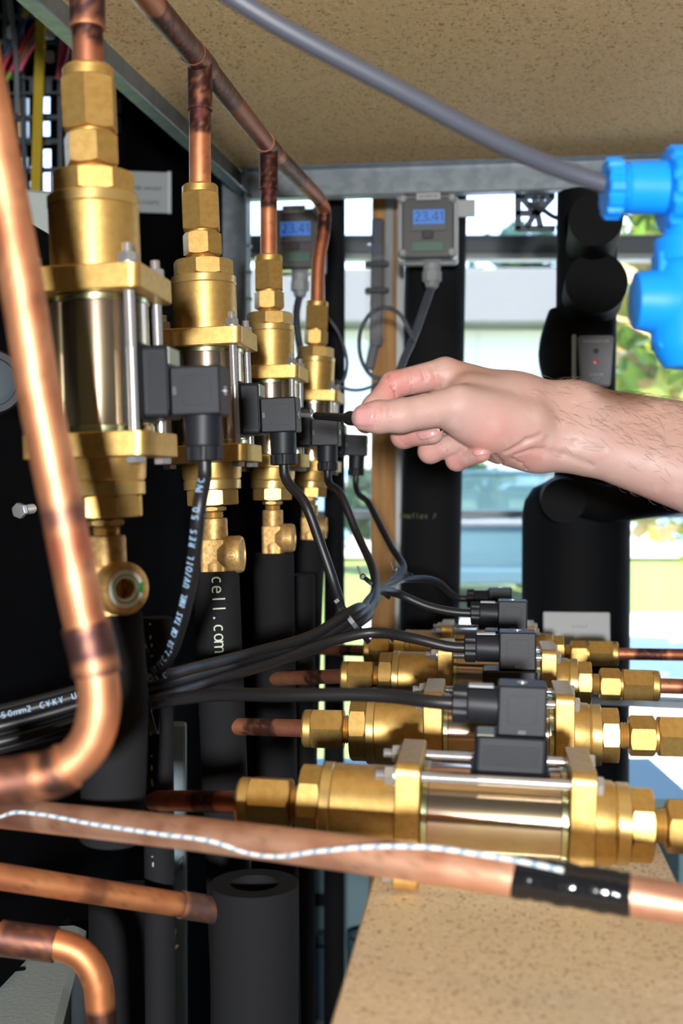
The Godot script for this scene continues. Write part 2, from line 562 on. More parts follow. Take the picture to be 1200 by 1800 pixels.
func car() -> void:       # seen from behind, hatch towards the window
	var t := thing("car", "pale blue parked car with two headrests showing in its rear window", "car", Vector3(1.62, 0, -12.2))
	var q := MB.new()
	var side := [Vector2(0, 0.32), Vector2(0.02, 0.62), Vector2(-0.04, 0.98), Vector2(-1.1, 1.02), Vector2(-3.2, 0.94), Vector2(-4.1, 0.72), Vector2(-4.15, 0.32)]
	var turn := Basis(Vector3(0, 0, 1), Vector3(1, 0, 0), Vector3(0, 1, 0))
	q.xf = Transform3D(turn, Vector3.ZERO)
	var poly := []
	for p in side: poly.append(Vector2(p.x, p.y))
	q.extrude(MB.rounded(poly, 0.06, 3), -0.87, 0.87, 0.05)
	part("body", q, M.car_paint, t)
	q = MB.new()
	q.xf = Transform3D(turn, Vector3.ZERO)
	q.extrude(MB.rounded([Vector2(-0.06, 0.98), Vector2(-0.42, 1.46), Vector2(-1.9, 1.48), Vector2(-2.9, 0.98)], 0.06, 3), -0.72, 0.72, 0.06)
	part("windows", q, M.car_glass, t)
	part("roof", mbox(Vector3(0, 1.475, -1.16), Vector3(1.30, 0.05, 1.5), 0.02), M.car_paint, t)
	for sx in [-1, 1]:
		part("seat", mbox(Vector3(sx * 0.36 - 0.02, 1.19, -0.62), Vector3(0.44, 0.30, 0.12), 0.05), M.seal_pale, t)
		part("pillar", bar(Vector3(sx * 0.74, 0.98, -0.06), Vector3(sx * 0.68, 1.46, -0.42), 0.07, 0.06), M.car_paint, t)
		part("tail_lamp", mbox(Vector3(sx * 0.72, 0.86, 0.0), Vector3(0.22, 0.14, 0.05), 0.02), M.red_led, t)
		for z in [-0.75, -3.3]:
			q = MB.new()
			q.xf = Transform3D(Basis(Vector3(0, -1, 0), Vector3(1, 0, 0), Vector3(0, 0, 1)), Vector3(sx * 0.74 - 0.1, 0.31, z))
			q.lathe([Vector2(0.20, 0), Vector2(0.30, 0.01), Vector2(0.31, 0.04), Vector2(0.31, 0.17), Vector2(0.30, 0.2), Vector2(0.2, 0.2)], 32)
			part("wheel", q, M.black_rubber, t)
	part("bumper", mbox(Vector3(0, 0.42, 0.03), Vector3(1.70, 0.16, 0.10), 0.03), M.car_paint, t)
	part("rear_trim", mbox(Vector3(0, 0.955, 0.0), Vector3(1.36, 0.06, 0.05), 0.02), M.clip_grey, t)

func tree(called: String, label: String, at: Vector3, high: float, wide: float, tone: Color, count: int, leaf: float, seed_: int) -> void:
	var r := RandomNumberGenerator.new()
	r.seed = seed_
	var t := thing(called, label, "tree" if called != "hedge_bush" else "hedge", at)
	var q := MB.new()
	q.tube(curve([Vector3.ZERO, Vector3(0.05, high * 0.4, 0.03), Vector3(-0.04, high * 0.85, 0)], 0.3), 0.05 + high * 0.012, 10)
	part("trunk", q, M.bark, t)
	q = MB.new()
	for i in count:
		var d := Vector3(r.randfn(), r.randfn(), r.randfn()).normalized() * pow(r.randf(), 0.45)
		var c := Vector3(d.x * wide, high * 0.58 + d.y * high * 0.42, d.z * wide * 0.8)
		var bs := Basis.from_euler(Vector3(r.randf() * TAU, r.randf() * TAU, r.randf() * TAU))
		var s := leaf * r.randf_range(0.6, 1.3)
		q.col = tone * r.randf_range(0.6, 1.5)
		if called == "autumn_tree":       # turning leaves: green, yellow and a few pale orange
			var u := r.randf()
			if u < 0.40: q.col = Color(0.22, 0.36, 0.05) * r.randf_range(0.6, 1.4)
			elif u < 0.55: q.col = Color(0.70, 0.45, 0.22) * r.randf_range(0.7, 1.3)
		var a := bs.x * s; var b := bs.y * s * 0.55; var up := bs.z * s * 0.12
		q.tri(c - a, c + b + up, c + a); q.tri(c - a, c + a, c - b + up)
	var o := part("crown", q, M.leaf_yellow, t, 5.0)
	o.set_meta("kind", "stuff")


# ---------------------------------------------------------------- flow sensors
# Own axes of a sensor: y along the bore, 0 at the outer face of the upper flange; x towards the plug; z to the front.
func threaded(q: MB, r: float, y0: float, y1: float, pitch := 0.001, seg := 14) -> void:
	var prof := []
	var n := int((y1 - y0) / pitch)
	for i in n:
		prof.append(Vector2(r, y0 + (i + 0.25) * (y1 - y0) / n)); prof.append(Vector2(r * 0.86, y0 + (i + 0.75) * (y1 - y0) / n))
	q.lathe(prof, seg)


func make_sensor(upright: bool) -> Node3D:
	var t := Node3D.new()
	var q := MB.new()
	var T := 0.0145; var L := 0.081 if upright else 0.086; var B := -(2 * T + L)       # flange thickness, tube, bottom of the lower flange
	q.lathe([Vector2(0.0268, 0), Vector2(0.0268, 0.0392), Vector2(0.0262, 0.0396)], 56)
	part("upper_body", q, M.brass, t)
	q = MB.new()
	q.lathe([Vector2(0.0266, 0.0396), Vector2(0.0272, 0.0402), Vector2(0.0272, 0.0458), Vector2(0.0264, 0.0466)], 56)
	part("collar", q, M.brass_turned, t)
	q = MB.new()
	q.nut(8, 0.0236, 0.0466, 0.0600)
	part("cap", q, M.brass, t)
	q = MB.new()
	threaded(q, 0.0118, 0.0595, 0.0665, 0.0016, 24)
	part("neck", q, M.brass_turned, t)
	var y := 0.066
	if upright:
		q = MB.new()
		q.nut(6, 0.0143, 0.0645, 0.0835)
		q.lathe([Vector2(0.0125, 0.0835), Vector2(0.0125, 0.0852)], 24)
		part("union_nut", q, M.brass, t)
		y = 0.085
	q = MB.new()
	var e := 0.0315 if upright else 0.026
	q.nut(6, 0.0150, y, y + e, true, 0.35)
	q.lathe([Vector2(0.0152, y + e), Vector2(0.0152, y + e + 0.0055), Vector2(0.0140, y + e + 0.0070), Vector2(0.0096, y + e + 0.0072)], 40)
	part("compression_nut", q, M.brass, t)
	# flanges
	var sq := MB.rounded([Vector2(-0.0375, -0.0375), Vector2(0.0375, -0.0375), Vector2(0.0375, 0.0375), Vector2(-0.0375, 0.0375)], 0.0075, 6)
	q = MB.new(); q.extrude(sq, -T, 0, 0.0006)
	part("flange", q, M.brass, t)
	q = MB.new(); q.extrude(sq, B, B + T, 0.0006)
	part("flange", q, M.brass, t)
	q = MB.new()
	q.lathe([Vector2(0.0300, B + T + 0.004), Vector2(0.0300, -T - 0.004)], 64, false, false)
	part("measuring_tube", q, M.zinc_tube, t)
	for k in 2:
		q = MB.new()
		var yy := -T - 0.0045 if k == 0 else B + T
		q.lathe([Vector2(0.0300, yy), Vector2(0.0309, yy + 0.0006), Vector2(0.0309, yy + 0.0039), Vector2(0.0300, yy + 0.0045)], 64)
		part("tube_ring", q, M.zinc_edge, t)
	for sx in [-1, 1]:
		for sz in [-1, 1]:
			q = MB.new()
			q.xf = Transform3D(Basis(), Vector3(sx * 0.0285, 0, sz * 0.0285))
			threaded(q, 0.0034, -T - 0.034, -T)
			q.lathe([Vector2(0.0031, B), Vector2(0.0031, -T - 0.033)], 16)
			q.lathe([Vector2(0.0064, 0), Vector2(0.0064, 0.0012)], 20)
			q.nut(6, 0.0051, 0.0012, 0.0068, true, 0.4)
			threaded(q, 0.0031, 0.0068, 0.0125)
			q.nut(6, 0.0051, B - 0.0042, B, true, 0.2)
			part("bolt", q, M.bolt_steel, t)
	# lower side
	q = MB.new()
	q.lathe([Vector2(0.0232, B - 0.014), Vector2(0.0248, B - 0.012), Vector2(0.0255, B)], 48)
	part("lower_body", q, M.brass, t)
	q = MB.new()
	q.lathe([Vector2(0.0235, B - 0.0222), Vector2(0.0242, B - 0.0216), Vector2(0.0242, B - 0.0146), Vector2(0.0235, B - 0.0140)], 48)
	part("collar", q, M.brass_turned, t)
	q = MB.new()
	q.nut(8, 0.0212, B - 0.0355, B - 0.0222, true, 0.2)
	part("cap", q, M.brass, t)
	if upright:
		q = MB.new()
		q.nut(6, 0.0098, B - 0.0405, B - 0.0365)
		threaded(q, 0.0086, B - 0.0465, B - 0.0405, 0.002, 24)
		part("neck", q, M.brass_turned, t)
	else:
		q = MB.new()
		threaded(q, 0.0105, B - 0.0440, B - 0.0355, 0.002, 24)
		part("neck", q, M.brass_turned, t)
		q = MB.new()
		q.nut(6, 0.0140, B - 0.0640, B - 0.0440)
		q.lathe([Vector2(0.0125, B - 0.0660), Vector2(0.0125, B - 0.0640)], 24)
		part("union_nut", q, M.brass, t)
		q = MB.new()
		q.nut(6, 0.0150, B - 0.0950, B - 0.0660, true, 0.35)
		q.lathe([Vector2(0.0096, B - 0.1022), Vector2(0.0140, B - 0.1020), Vector2(0.0152, B - 0.1005), Vector2(0.0152, B - 0.0950)], 40)
		part("compression_nut", q, M.brass, t)
	# terminal box on the tube
	q = MB.new()
	q.xf = Transform3D(Basis(Vector3(0, 0, 1), Vector3(1, 0, 0), Vector3(0, 1, 0)), Vector3(0, -0.0665, 0))
	q.extrude(MB.rounded([Vector2(-0.0175, -0.0235), Vector2(0.0175, -0.0235), Vector2(0.0175, 0.0235), Vector2(-0.0175, 0.0235)], 0.005, 5), 0.0265, 0.0305, 0.0008)
	q.extrude(MB.rounded([Vector2(-0.0158, -0.0215), Vector2(0.0158, -0.0215), Vector2(0.0158, 0.0215), Vector2(-0.0158, 0.0215)], 0.004, 5), 0.0300, 0.0460 if upright else 0.0515, 0.0012)
	var tb := part("terminal_box", q, M.black_plastic, t)
	q = MB.new()
	for i in 9: q.box(Vector3(0.0345 + 0.0014 * i, -0.0665, 0.0158), Vector3(0.0006, 0.034, 0.0006), 0.0001)
	part("grip_ribs", q, M.black_plastic, tb)
	part("gasket", mbox(Vector3(0.0265, -0.0665, 0), Vector3(0.0016, 0.049, 0.037), 0.0006), M.dark_grey_plastic, tb)
	part("type_label", mbox(Vector3(0.0458 if upright else 0.0513, -0.0515, 0.002), Vector3(0.0014, 0.0100, 0.024), 0.0003), M.label_green, tb)
	return t


func sensor_basis(up: Vector3, front: Vector3) -> Basis:
	var y := up.normalized()
	var x := y.cross(front).normalized()
	return Basis(x, y, x.cross(y))


# plug with gland and cable: one thing. dirn -1: gland towards own -y, +1: towards own +y
func plug_cable(label: String, at: Transform3D, dirn: float, way: Array, group: String, print_on := "", print_tail := 0.0) -> Node3D:
	if dirn > 0: at = at * Transform3D(Basis(), Vector3(0.0055, 0, 0))
	var t := thing("sensor_cable", label, "cable", at.origin, at.basis, group)
	var q := MB.new()
	q.xf = Transform3D(Basis(Vector3(0, 0, 1), Vector3(1, 0, 0), Vector3(0, 1, 0)), Vector3(0, -0.0725, 0))
	q.extrude(MB.rounded([Vector2(-0.0138, -0.0145), Vector2(0.0138, -0.0145), Vector2(0.0138, 0.0145), Vector2(-0.0138, 0.0145)], 0.0018, 4), 0.0465, 0.0760, 0.0009)
	var body := part("plug_body", q, M.black_plastic, t)
	q = MB.new()
	var fr := MB.rounded([Vector2(-0.0085, -0.0085), Vector2(0.0085, -0.0085), Vector2(0.0085, 0.0085), Vector2(-0.0085, 0.0085)], 0.003, 4)
	q.xf = Transform3D(Basis(Vector3(1, 0, 0), Vector3(0, 0, 1), Vector3(0, -1, 0)), Vector3(0.0620, -0.0725, 0))
	q.extrude(fr, 0.0136, 0.01395, 0.0001)
	part("face_panel", q, M.black_plastic, body)
	part("latch", mbox(Vector3(0.0490, -0.0725, 0.0139), Vector3(0.0030, 0.0055, 0.0012), 0.0003), M.dark_grey_plastic, body)
	q = MB.new()
	q.xf = Transform3D(Basis(Vector3(0, -1, 0), Vector3(1, 0, 0), Vector3(0, 0, 1)), Vector3(0.0760, -0.0725, 0))
	q.lathe([Vector2(0.0029, -0.001), Vector2(0.0029, 0.0006), Vector2(0.0022, 0.0006), Vector2(0.0022, -0.0004), Vector2(0.0003, -0.0004)], 20)
	part("screw", q, M.bolt_steel, t)
	var y0 := -0.0725 + dirn * 0.0140
	var fl := Basis() if dirn > 0 else Basis(Vector3(1, 0, 0), PI)
	q = MB.new()
	q.xf = Transform3D(fl, Vector3(0.0620, y0, 0))
	q.lathe([Vector2(0.0112, 0), Vector2(0.0110, 0.0175), Vector2(0.0098, 0.0190), Vector2(0.0092, 0.0192)], 36)
	part("gland", q, M.black_plastic, t)
	q = MB.new()
	q.xf = Transform3D(fl, Vector3(0.0620, y0, 0))
	var rg := [[], [], []]
	for j in 48:
		var a := -TAU * j / 48
		var r := 0.0116 if (j % 6) < 4 else 0.0106
		rg[0].append(Vector3(cos(a) * r, 0.0188, sin(a) * r)); rg[1].append(Vector3(cos(a) * r, 0.0268, sin(a) * r))
		rg[2].append(Vector3(cos(a) * r * 0.8, 0.0276, sin(a) * r * 0.8))
	q.rings(rg)
	part("gland_nut", q, M.black_plastic, t)
	if dirn > 0:
		var tg := part("gland_tag", mbox(Vector3(0.0735, y0 + 0.0105, 0), Vector3(0.0012, 0.0150, 0.0110), 0.0003), M.label_white, t)
		tg.name = "gland_tag"
	# the cable, in the plug's own axes
	var inv := at.affine_inverse()
	var pts := [Vector3(0.0620, y0 + dirn * 0.022, 0), Vector3(0.0620, y0 + dirn * 0.035, 0)]
	for w in way: pts.append(inv * w)
	q = MB.new()
	var run := curve(pts, 0.002 if print_on else 0.006)
	q.tube(run, 0.0043, 14)
	var cab := part("cable", q, M.black_rubber, t, 60.0)
	if print_on:
		print_on = print_on.reverse()       # read against the run of the cable
		var toward := inv.basis * Vector3(-0.25, 0.1, 1)
		var s := 0.0
		var i := 0
		var target := 0.018
		if print_tail > 0.0:
			target = -print_tail
			for k in range(1, run.size()): target += run[k].distance_to(run[k - 1])
		for k in range(1, run.size()):
			s += run[k].distance_to(run[k - 1])
			if s >= target and i < print_on.length():
				var dir: Vector3 = (run[k] - run[k - 1]).normalized()
				var out: Vector3 = (toward - dir * toward.dot(dir)).normalized()
				var xdir := -dir
				if print_on[i] != " ":
					lettering(print_on[i], 0.0052, M.print_blue, cab, Transform3D(Basis(xdir, out.cross(xdir), out), run[k] + out * 0.0042), "print")
				i += 1
				target += 0.0042
	return t


var rig_front: Vector3
var rig_right: Vector3
var V := []                 # placed upright sensors
var W := []                 # placed lying sensors


func place(proto: Node3D, at: Transform3D, label: String, group: String) -> Node3D:
	var o: Node3D = proto.duplicate()
	o.name = numbered("flow_sensor")
	add_child(o)
	o.transform = at
	o.set_meta("label", label); o.set_meta("category", "flow sensor"); o.set_meta("group", group)
	return o


func tee(o: Node3D, turn: float, seal: bool) -> void:     # drain tee screwed under an upright sensor
	var B := -0.110
	var q := MB.new()
	q.lathe([Vector2(0.0112, B - 0.0640), Vector2(0.0114, B - 0.0620), Vector2(0.0114, B - 0.0480), Vector2(0.0108, B - 0.0465)], 32)
	var pr := MB.rounded([Vector2(-0.0112, -0.0112), Vector2(0.0112, -0.0112), Vector2(0.0112, 0.0112), Vector2(-0.0112, 0.0112)], 0.0035, 4)
	q.extrude(pr, B - 0.0960, B - 0.0635, 0.001)
	q.lathe([Vector2(0.0120, B - 0.1080), Vector2(0.0120, B - 0.0850), Vector2(0.0112, B - 0.0830)], 32)
	var ty := B - 0.0775
	q.xf = Transform3D(Basis(Vector3.UP, turn) * Basis(Vector3(0, -1, 0), Vector3(1, 0, 0), Vector3(0, 0, 1)), Vector3(0, ty, 0))
	q.lathe([Vector2(0.0120, 0.004), Vector2(0.0150, 0.010), Vector2(0.0158, 0.013), Vector2(0.0158, 0.0215), Vector2(0.0146, 0.0235), Vector2(0.0118, 0.0238)], 40, false, false)
	q.lathe([Vector2(0.0118, 0.0238), Vector2(0.0114, 0.0225), Vector2(0.0114, 0.0215)], 40, false, false)
	q.lathe([Vector2(0.0062, 0.0205), Vector2(0.0058, 0.0120), Vector2(0.0010, 0.0115)], 24, false, true)
	if not seal: q.lathe([Vector2(0.0116, 0.0226), Vector2(0.0005, 0.0228)], 32, false, true)
	var p := part("tee", q, M.brass_cast, o)
	if seal:
		var r := MB.new()
		r.xf = q.xf
		r.lathe([Vector2(0.0116, 0.0214), Vector2(0.0114, 0.0226), Vector2(0.0068, 0.0226), Vector2(0.0062, 0.0205)], 40, false, false)
		part("seal_ring", r, M.seal_white, p)
		r = MB.new(); r.xf = q.xf
		r.lathe([Vector2(0.0086, 0.0226), Vector2(0.0086, 0.0229), Vector2(0.0079, 0.0229), Vector2(0.0079, 0.0226)], 40, false, false)
		part("seal_line", r, M.seal_green, p)
		r = MB.new(); r.xf = q.xf
		for k in 5:
			var a0 := PI * 1.5 - 0.30 + k * 0.12
			var pt := func(rr: float, a: float, hh: float) -> Vector3: return Vector3(cos(a) * rr, hh, sin(a) * rr)
			r.quad(pt.call(0.0089, a0, 0.0230), pt.call(0.0089, a0 + 0.12, 0.0230), pt.call(0.0112, a0 + 0.12, 0.0230), pt.call(0.0112, a0, 0.0230))
			r.quad(pt.call(0.0112, a0, 0.0230), pt.call(0.0112, a0 + 0.12, 0.0230), pt.call(0.0112, a0 + 0.12, 0.0224), pt.call(0.0112, a0, 0.0224))
		part("seal_mark", r, M.seal_green, p)
	else:
		var mk := MB.new()                 # foundry mark on the side of the port
		var ring := []
		for k in 25: ring.append(Vector3(cos(TAU * k / 24) * 0.0042, sin(TAU * k / 24) * 0.0042, 0))
		mk.xf = Transform3D(Basis(Vector3.UP, 0.0), Vector3(0.0168, ty, 0.0157))
		mk.tube(ring, 0.00035, 6)
		mk.tube(line(Vector3(-0.002, 0.002, 0), Vector3(0.0022, 0.0016, 0)), 0.0004, 6)
		mk.tube(curve([Vector3(-0.0018, -0.0022, 0), Vector3(-0.0004, -0.0002, 0), Vector3(0.0012, -0.0020, 0), Vector3(0.0022, 0.0002, 0)], 0.001), 0.0004, 6)
		part("foundry_mark", mk, M.brass_cast, p)


func sensors() -> void:
	rig_right = Basis(Vector3.UP, YAW).x
	rig_front = Basis(Vector3.UP, YAW).z
	var up := make_sensor(true)
	var flat := make_sensor(false)
	# upright row: axis pixel at the flange, lean of the axis, depth
	var spots := [[169.0, 484.0, 0.040, 0.72], [362.0, 585.0, 0.042, 1.01], [475.0, 647.0, 0.016, 1.32], [552.0, 688.0, -0.035, 1.65]]
	var said := ["largest-looking upright brass flow sensor whose open tee port shows a white and green seal", "upright brass flow sensor above the foam sleeve printed cell.com", "upright brass flow sensor between the one being screwed and the last of its row", "last upright brass flow sensor, under the elbow end of the copper header"]
	said[0] = "upright brass flow sensor with open tee port showing a white and green seal"
	for i in 4:
		var s: Array = spots[i]
		var a := P(s[0], s[1], s[3])
		var b := P(s[0] + s[2] * 300, s[1] + 300, s[3])
		var t := Transform3D(sensor_basis(a - b, rig_front), a)
		V.append(t)
		var o := place(up, t, said[i], "upright flow sensors under the copper header")
		tee(o, -0.80 if i == 0 else 0.0, i == 0)
	# lying row: two axis pixels, x of the flange face, depth
	var lie := [[455.0, 1411.0, 1135.0, 1450.0, 700.0, 0.72], [567.0, 1281.0, 1110.0, 1293.0, 748.0, 0.95], [628.0, 1189.0, 1109.0, 1204.0, 771.0, 1.20], [655.0, 1144.0, 1050.0, 1149.0, 777.0, 1.50]]
	var tell := ["lying brass flow sensor on the chipboard block, its plug box fully in view", "lying brass flow sensor directly behind the one on the chipboard block", "lying brass flow sensor second from the white card on the black pipe", "lying brass flow sensor at the far end of its row, beside the white card"]
	for i in 4:
		var s: Array = lie[i]
		var k := func(x: float) -> float: return s[5] * (1.0 - (x - 800.0) / F * 0.122)
		var l := P(s[0], s[1], k.call(s[0])); var r := P(s[2], s[3], k.call(s[2]))
		var y: float = lerpf(s[1], s[3], (s[4] - s[0]) / (s[2] - s[0]))
		var at := P(s[4], y, k.call(s[4]))
		var ly := (l - r).normalized()
		var lx := (Vector3.UP - ly * ly.y).normalized()
		var t := Transform3D(Basis(lx, ly, lx.cross(ly)), at)
		W.append(t)
		place(flat, t, tell[i], "lying flow sensors in the lower row")
	up.free(); flat.free()


func cables() -> void:
	# places shared by the bundle: [x, y, depth] of its middle, then a fan of offsets
	var off := [Vector2(-26, -2), Vector2(-12, 4), Vector2(-4, -6), Vector2(10, -2), Vector2(26, 4), Vector2(18, -8), Vector2(2, 6), Vector2(-18, -10)]
	var tail := func(i: int) -> Array:
		var d: float = off[i].x; var z: float = off[i].y * 0.0009
		return [P(262, 1212 + d, 0.80 + z), P(190, 1228 + d * 1.1, 0.80 + z), P(90, 1258 + d * 1.2, 0.79 + z), P(-10, 1284 + d * 1.25, 0.78 + z), P(-160, 1310 + d * 1.2, 0.77 + z)]
	var mid := func(i: int) -> Array:      # from the second tie down to the first
		var d: float = off[i].x; var z: float = off[i].y * 0.0010
		return [P(618 + d * 0.45, 1092 + d * 0.75, 0.99 + z), P(560 + d * 0.2, 1128 + d * 0.85, 0.97 + z), P(450, 1162 + d * 0.9, 0.93 + z), P(350, 1188 + d * 0.9, 0.86 + z)]
	var g := "black sensor cables tied into one bundle"
	var ways := [
		[P(352, 880, 0.705), P(338, 1000, 0.72), P(316, 1100, 0.75), P(290, 1163, 0.78)],
		[P(536, 885, 0.985), P(566, 965, 0.985), P(588, 1030, 0.985), P(598, 1068, 0.99), P(575, 1120, 0.97), P(470, 1150, 0.93), P(360, 1178, 0.87)],
		[P(598, 868, 1.27), P(628, 940, 1.25), P(655, 1000, 1.20), P(660, 1030, 1.16), P(645, 1060, 1.08)] + mid.call(2),
		[P(648, 885, 1.57), P(688, 962, 1.48), P(709, 998, 1.42), P(690, 1022, 1.36), P(668, 1040, 1.24), P(648, 1068, 1.10)] + mid.call(3),
	]
	var said := ["black plug and cable of the open-port sensor, printed with pale blue lettering", "black plug being unscrewed, its cable hanging to the lower cable tie", "black plug and cable just behind the screwdriver tip", "black plug and cable of the sensor below the header elbow"]
	var prints := ["2010 UV/OIL 50 PVC 2,50 CM TAS 0ML UV/OIL RES 50 PVC", "", "", ""]
	for i in 4:
		plug_cable(said[i], V[i], -1.0, ways[i] + tail.call(i), g, prints[i])
	var tw := [
		[P(690, 1224, 0.735), P(500, 1222, 0.76), P(350, 1224, 0.79)],
		[P(735, 1124, 0.955), P(650, 1112, 0.97), P(600, 1122, 0.965), P(470, 1168, 0.92), P(360, 1200, 0.86)],
		[P(752, 1066, 1.20), P(700, 1044, 1.20), P(672, 1038, 1.17), P(655, 1062, 1.08)] + mid.call(6),
		[P(770, 1024, 1.48), P(716, 1018, 1.43), P(690, 1026, 1.34), P(664, 1040, 1.2), P(642, 1070, 1.07)] + mid.call(7),
	]
	var tell := ["black plug and straight cable of the sensor on the chipboard block", "black plug second in the lower row with cable rising to the lower tie", "black plug third in the lower row with cable rising to the upper tie", "black plug at the far end of the lower row with curved cable"]
	for i in 4:
		plug_cable(tell[i], W[i], 1.0, tw[i] + tail.call(4 + i), g, "0ML 050 2 50mm2 CYKY UV/OIL 2010 OSC" if i == 3 else "", 0.165)
	# cable ties
	for s in [[262.0, 1212.0, 0.80, 0.0155, 0.030, 0.15, "black cable tie gathering the whole bundle left of the foam pipes"], [620.0, 1092.0, 0.99, 0.014, 0.022, 0.65, "black cable tie with upright head on the rising bundle"], [661.0, 1032.0, 1.17, 0.011, 0.017, 0.9, "black cable tie at the top bend of the bundle"], [710.0, 1006.0, 1.42, 0.008, 0.010, 1.2, "small black cable tie where the last cable joins"]]:
		var q := MB.new()
		var rad: float = s[3]; var tall: float = s[4]; var an: float = s[5]
		var m := P(s[0], s[1], s[2])
		var ax := Vector3(cos(an), sin(an), 0)              # along the bundle
		var cr := Vector3(-sin(an), cos(an), 0)
		var loop := []
		for k in 33:
			var a := TAU * k / 32
			loop.append(m + cr * cos(a) * tall + Vector3(0, 0, 1) * sin(a) * rad)
		var r2 := []
		for k in 32:
			var a: Vector3 = loop[k]; var b: Vector3 = loop[k + 1]
			var o: Vector3 = (a - m).normalized() * 0.0006
			var w := ax * 0.0019
			q.quad(a - w + o, b - w + o, b + w + o, a + w + o); q.quad(a + w + o, b + w + o, b + w - o, a + w - o)
			q.quad(a - w - o, b - w - o, b - w + o, a - w + o); q.quad(a + w - o, b + w - o, b - w - o, a - w - o)
		var t := solo("cable_tie", q, M.black_rubber, s[6], "cable tie", "cable ties on the sensor cables")
		var hd := m + cr * tall + Vector3(0, 0, 1) * rad * 0.3
		part("tie_head", mbox(hd, Vector3(0.006, 0.005, 0.005), 0.001, Basis(ax, cr, Vector3(0, 0, 1))), M.black_rubber, t)
		part("tie_tail", mbox(hd + cr * 0.006 + ax * 0.002, Vector3(0.002, 0.011, 0.001), 0.0004, Basis(Vector3(0, 0, 1), 0.3)), M.black_rubber, t)


func sleeve(q: MB, run: Array, i0: int, i1: int, r: float, tint: Callable) -> void:
	q.tube(run.slice(clampi(i0, 0, run.size() - 2), clampi(i1, 2, run.size())), r, 22, tint)


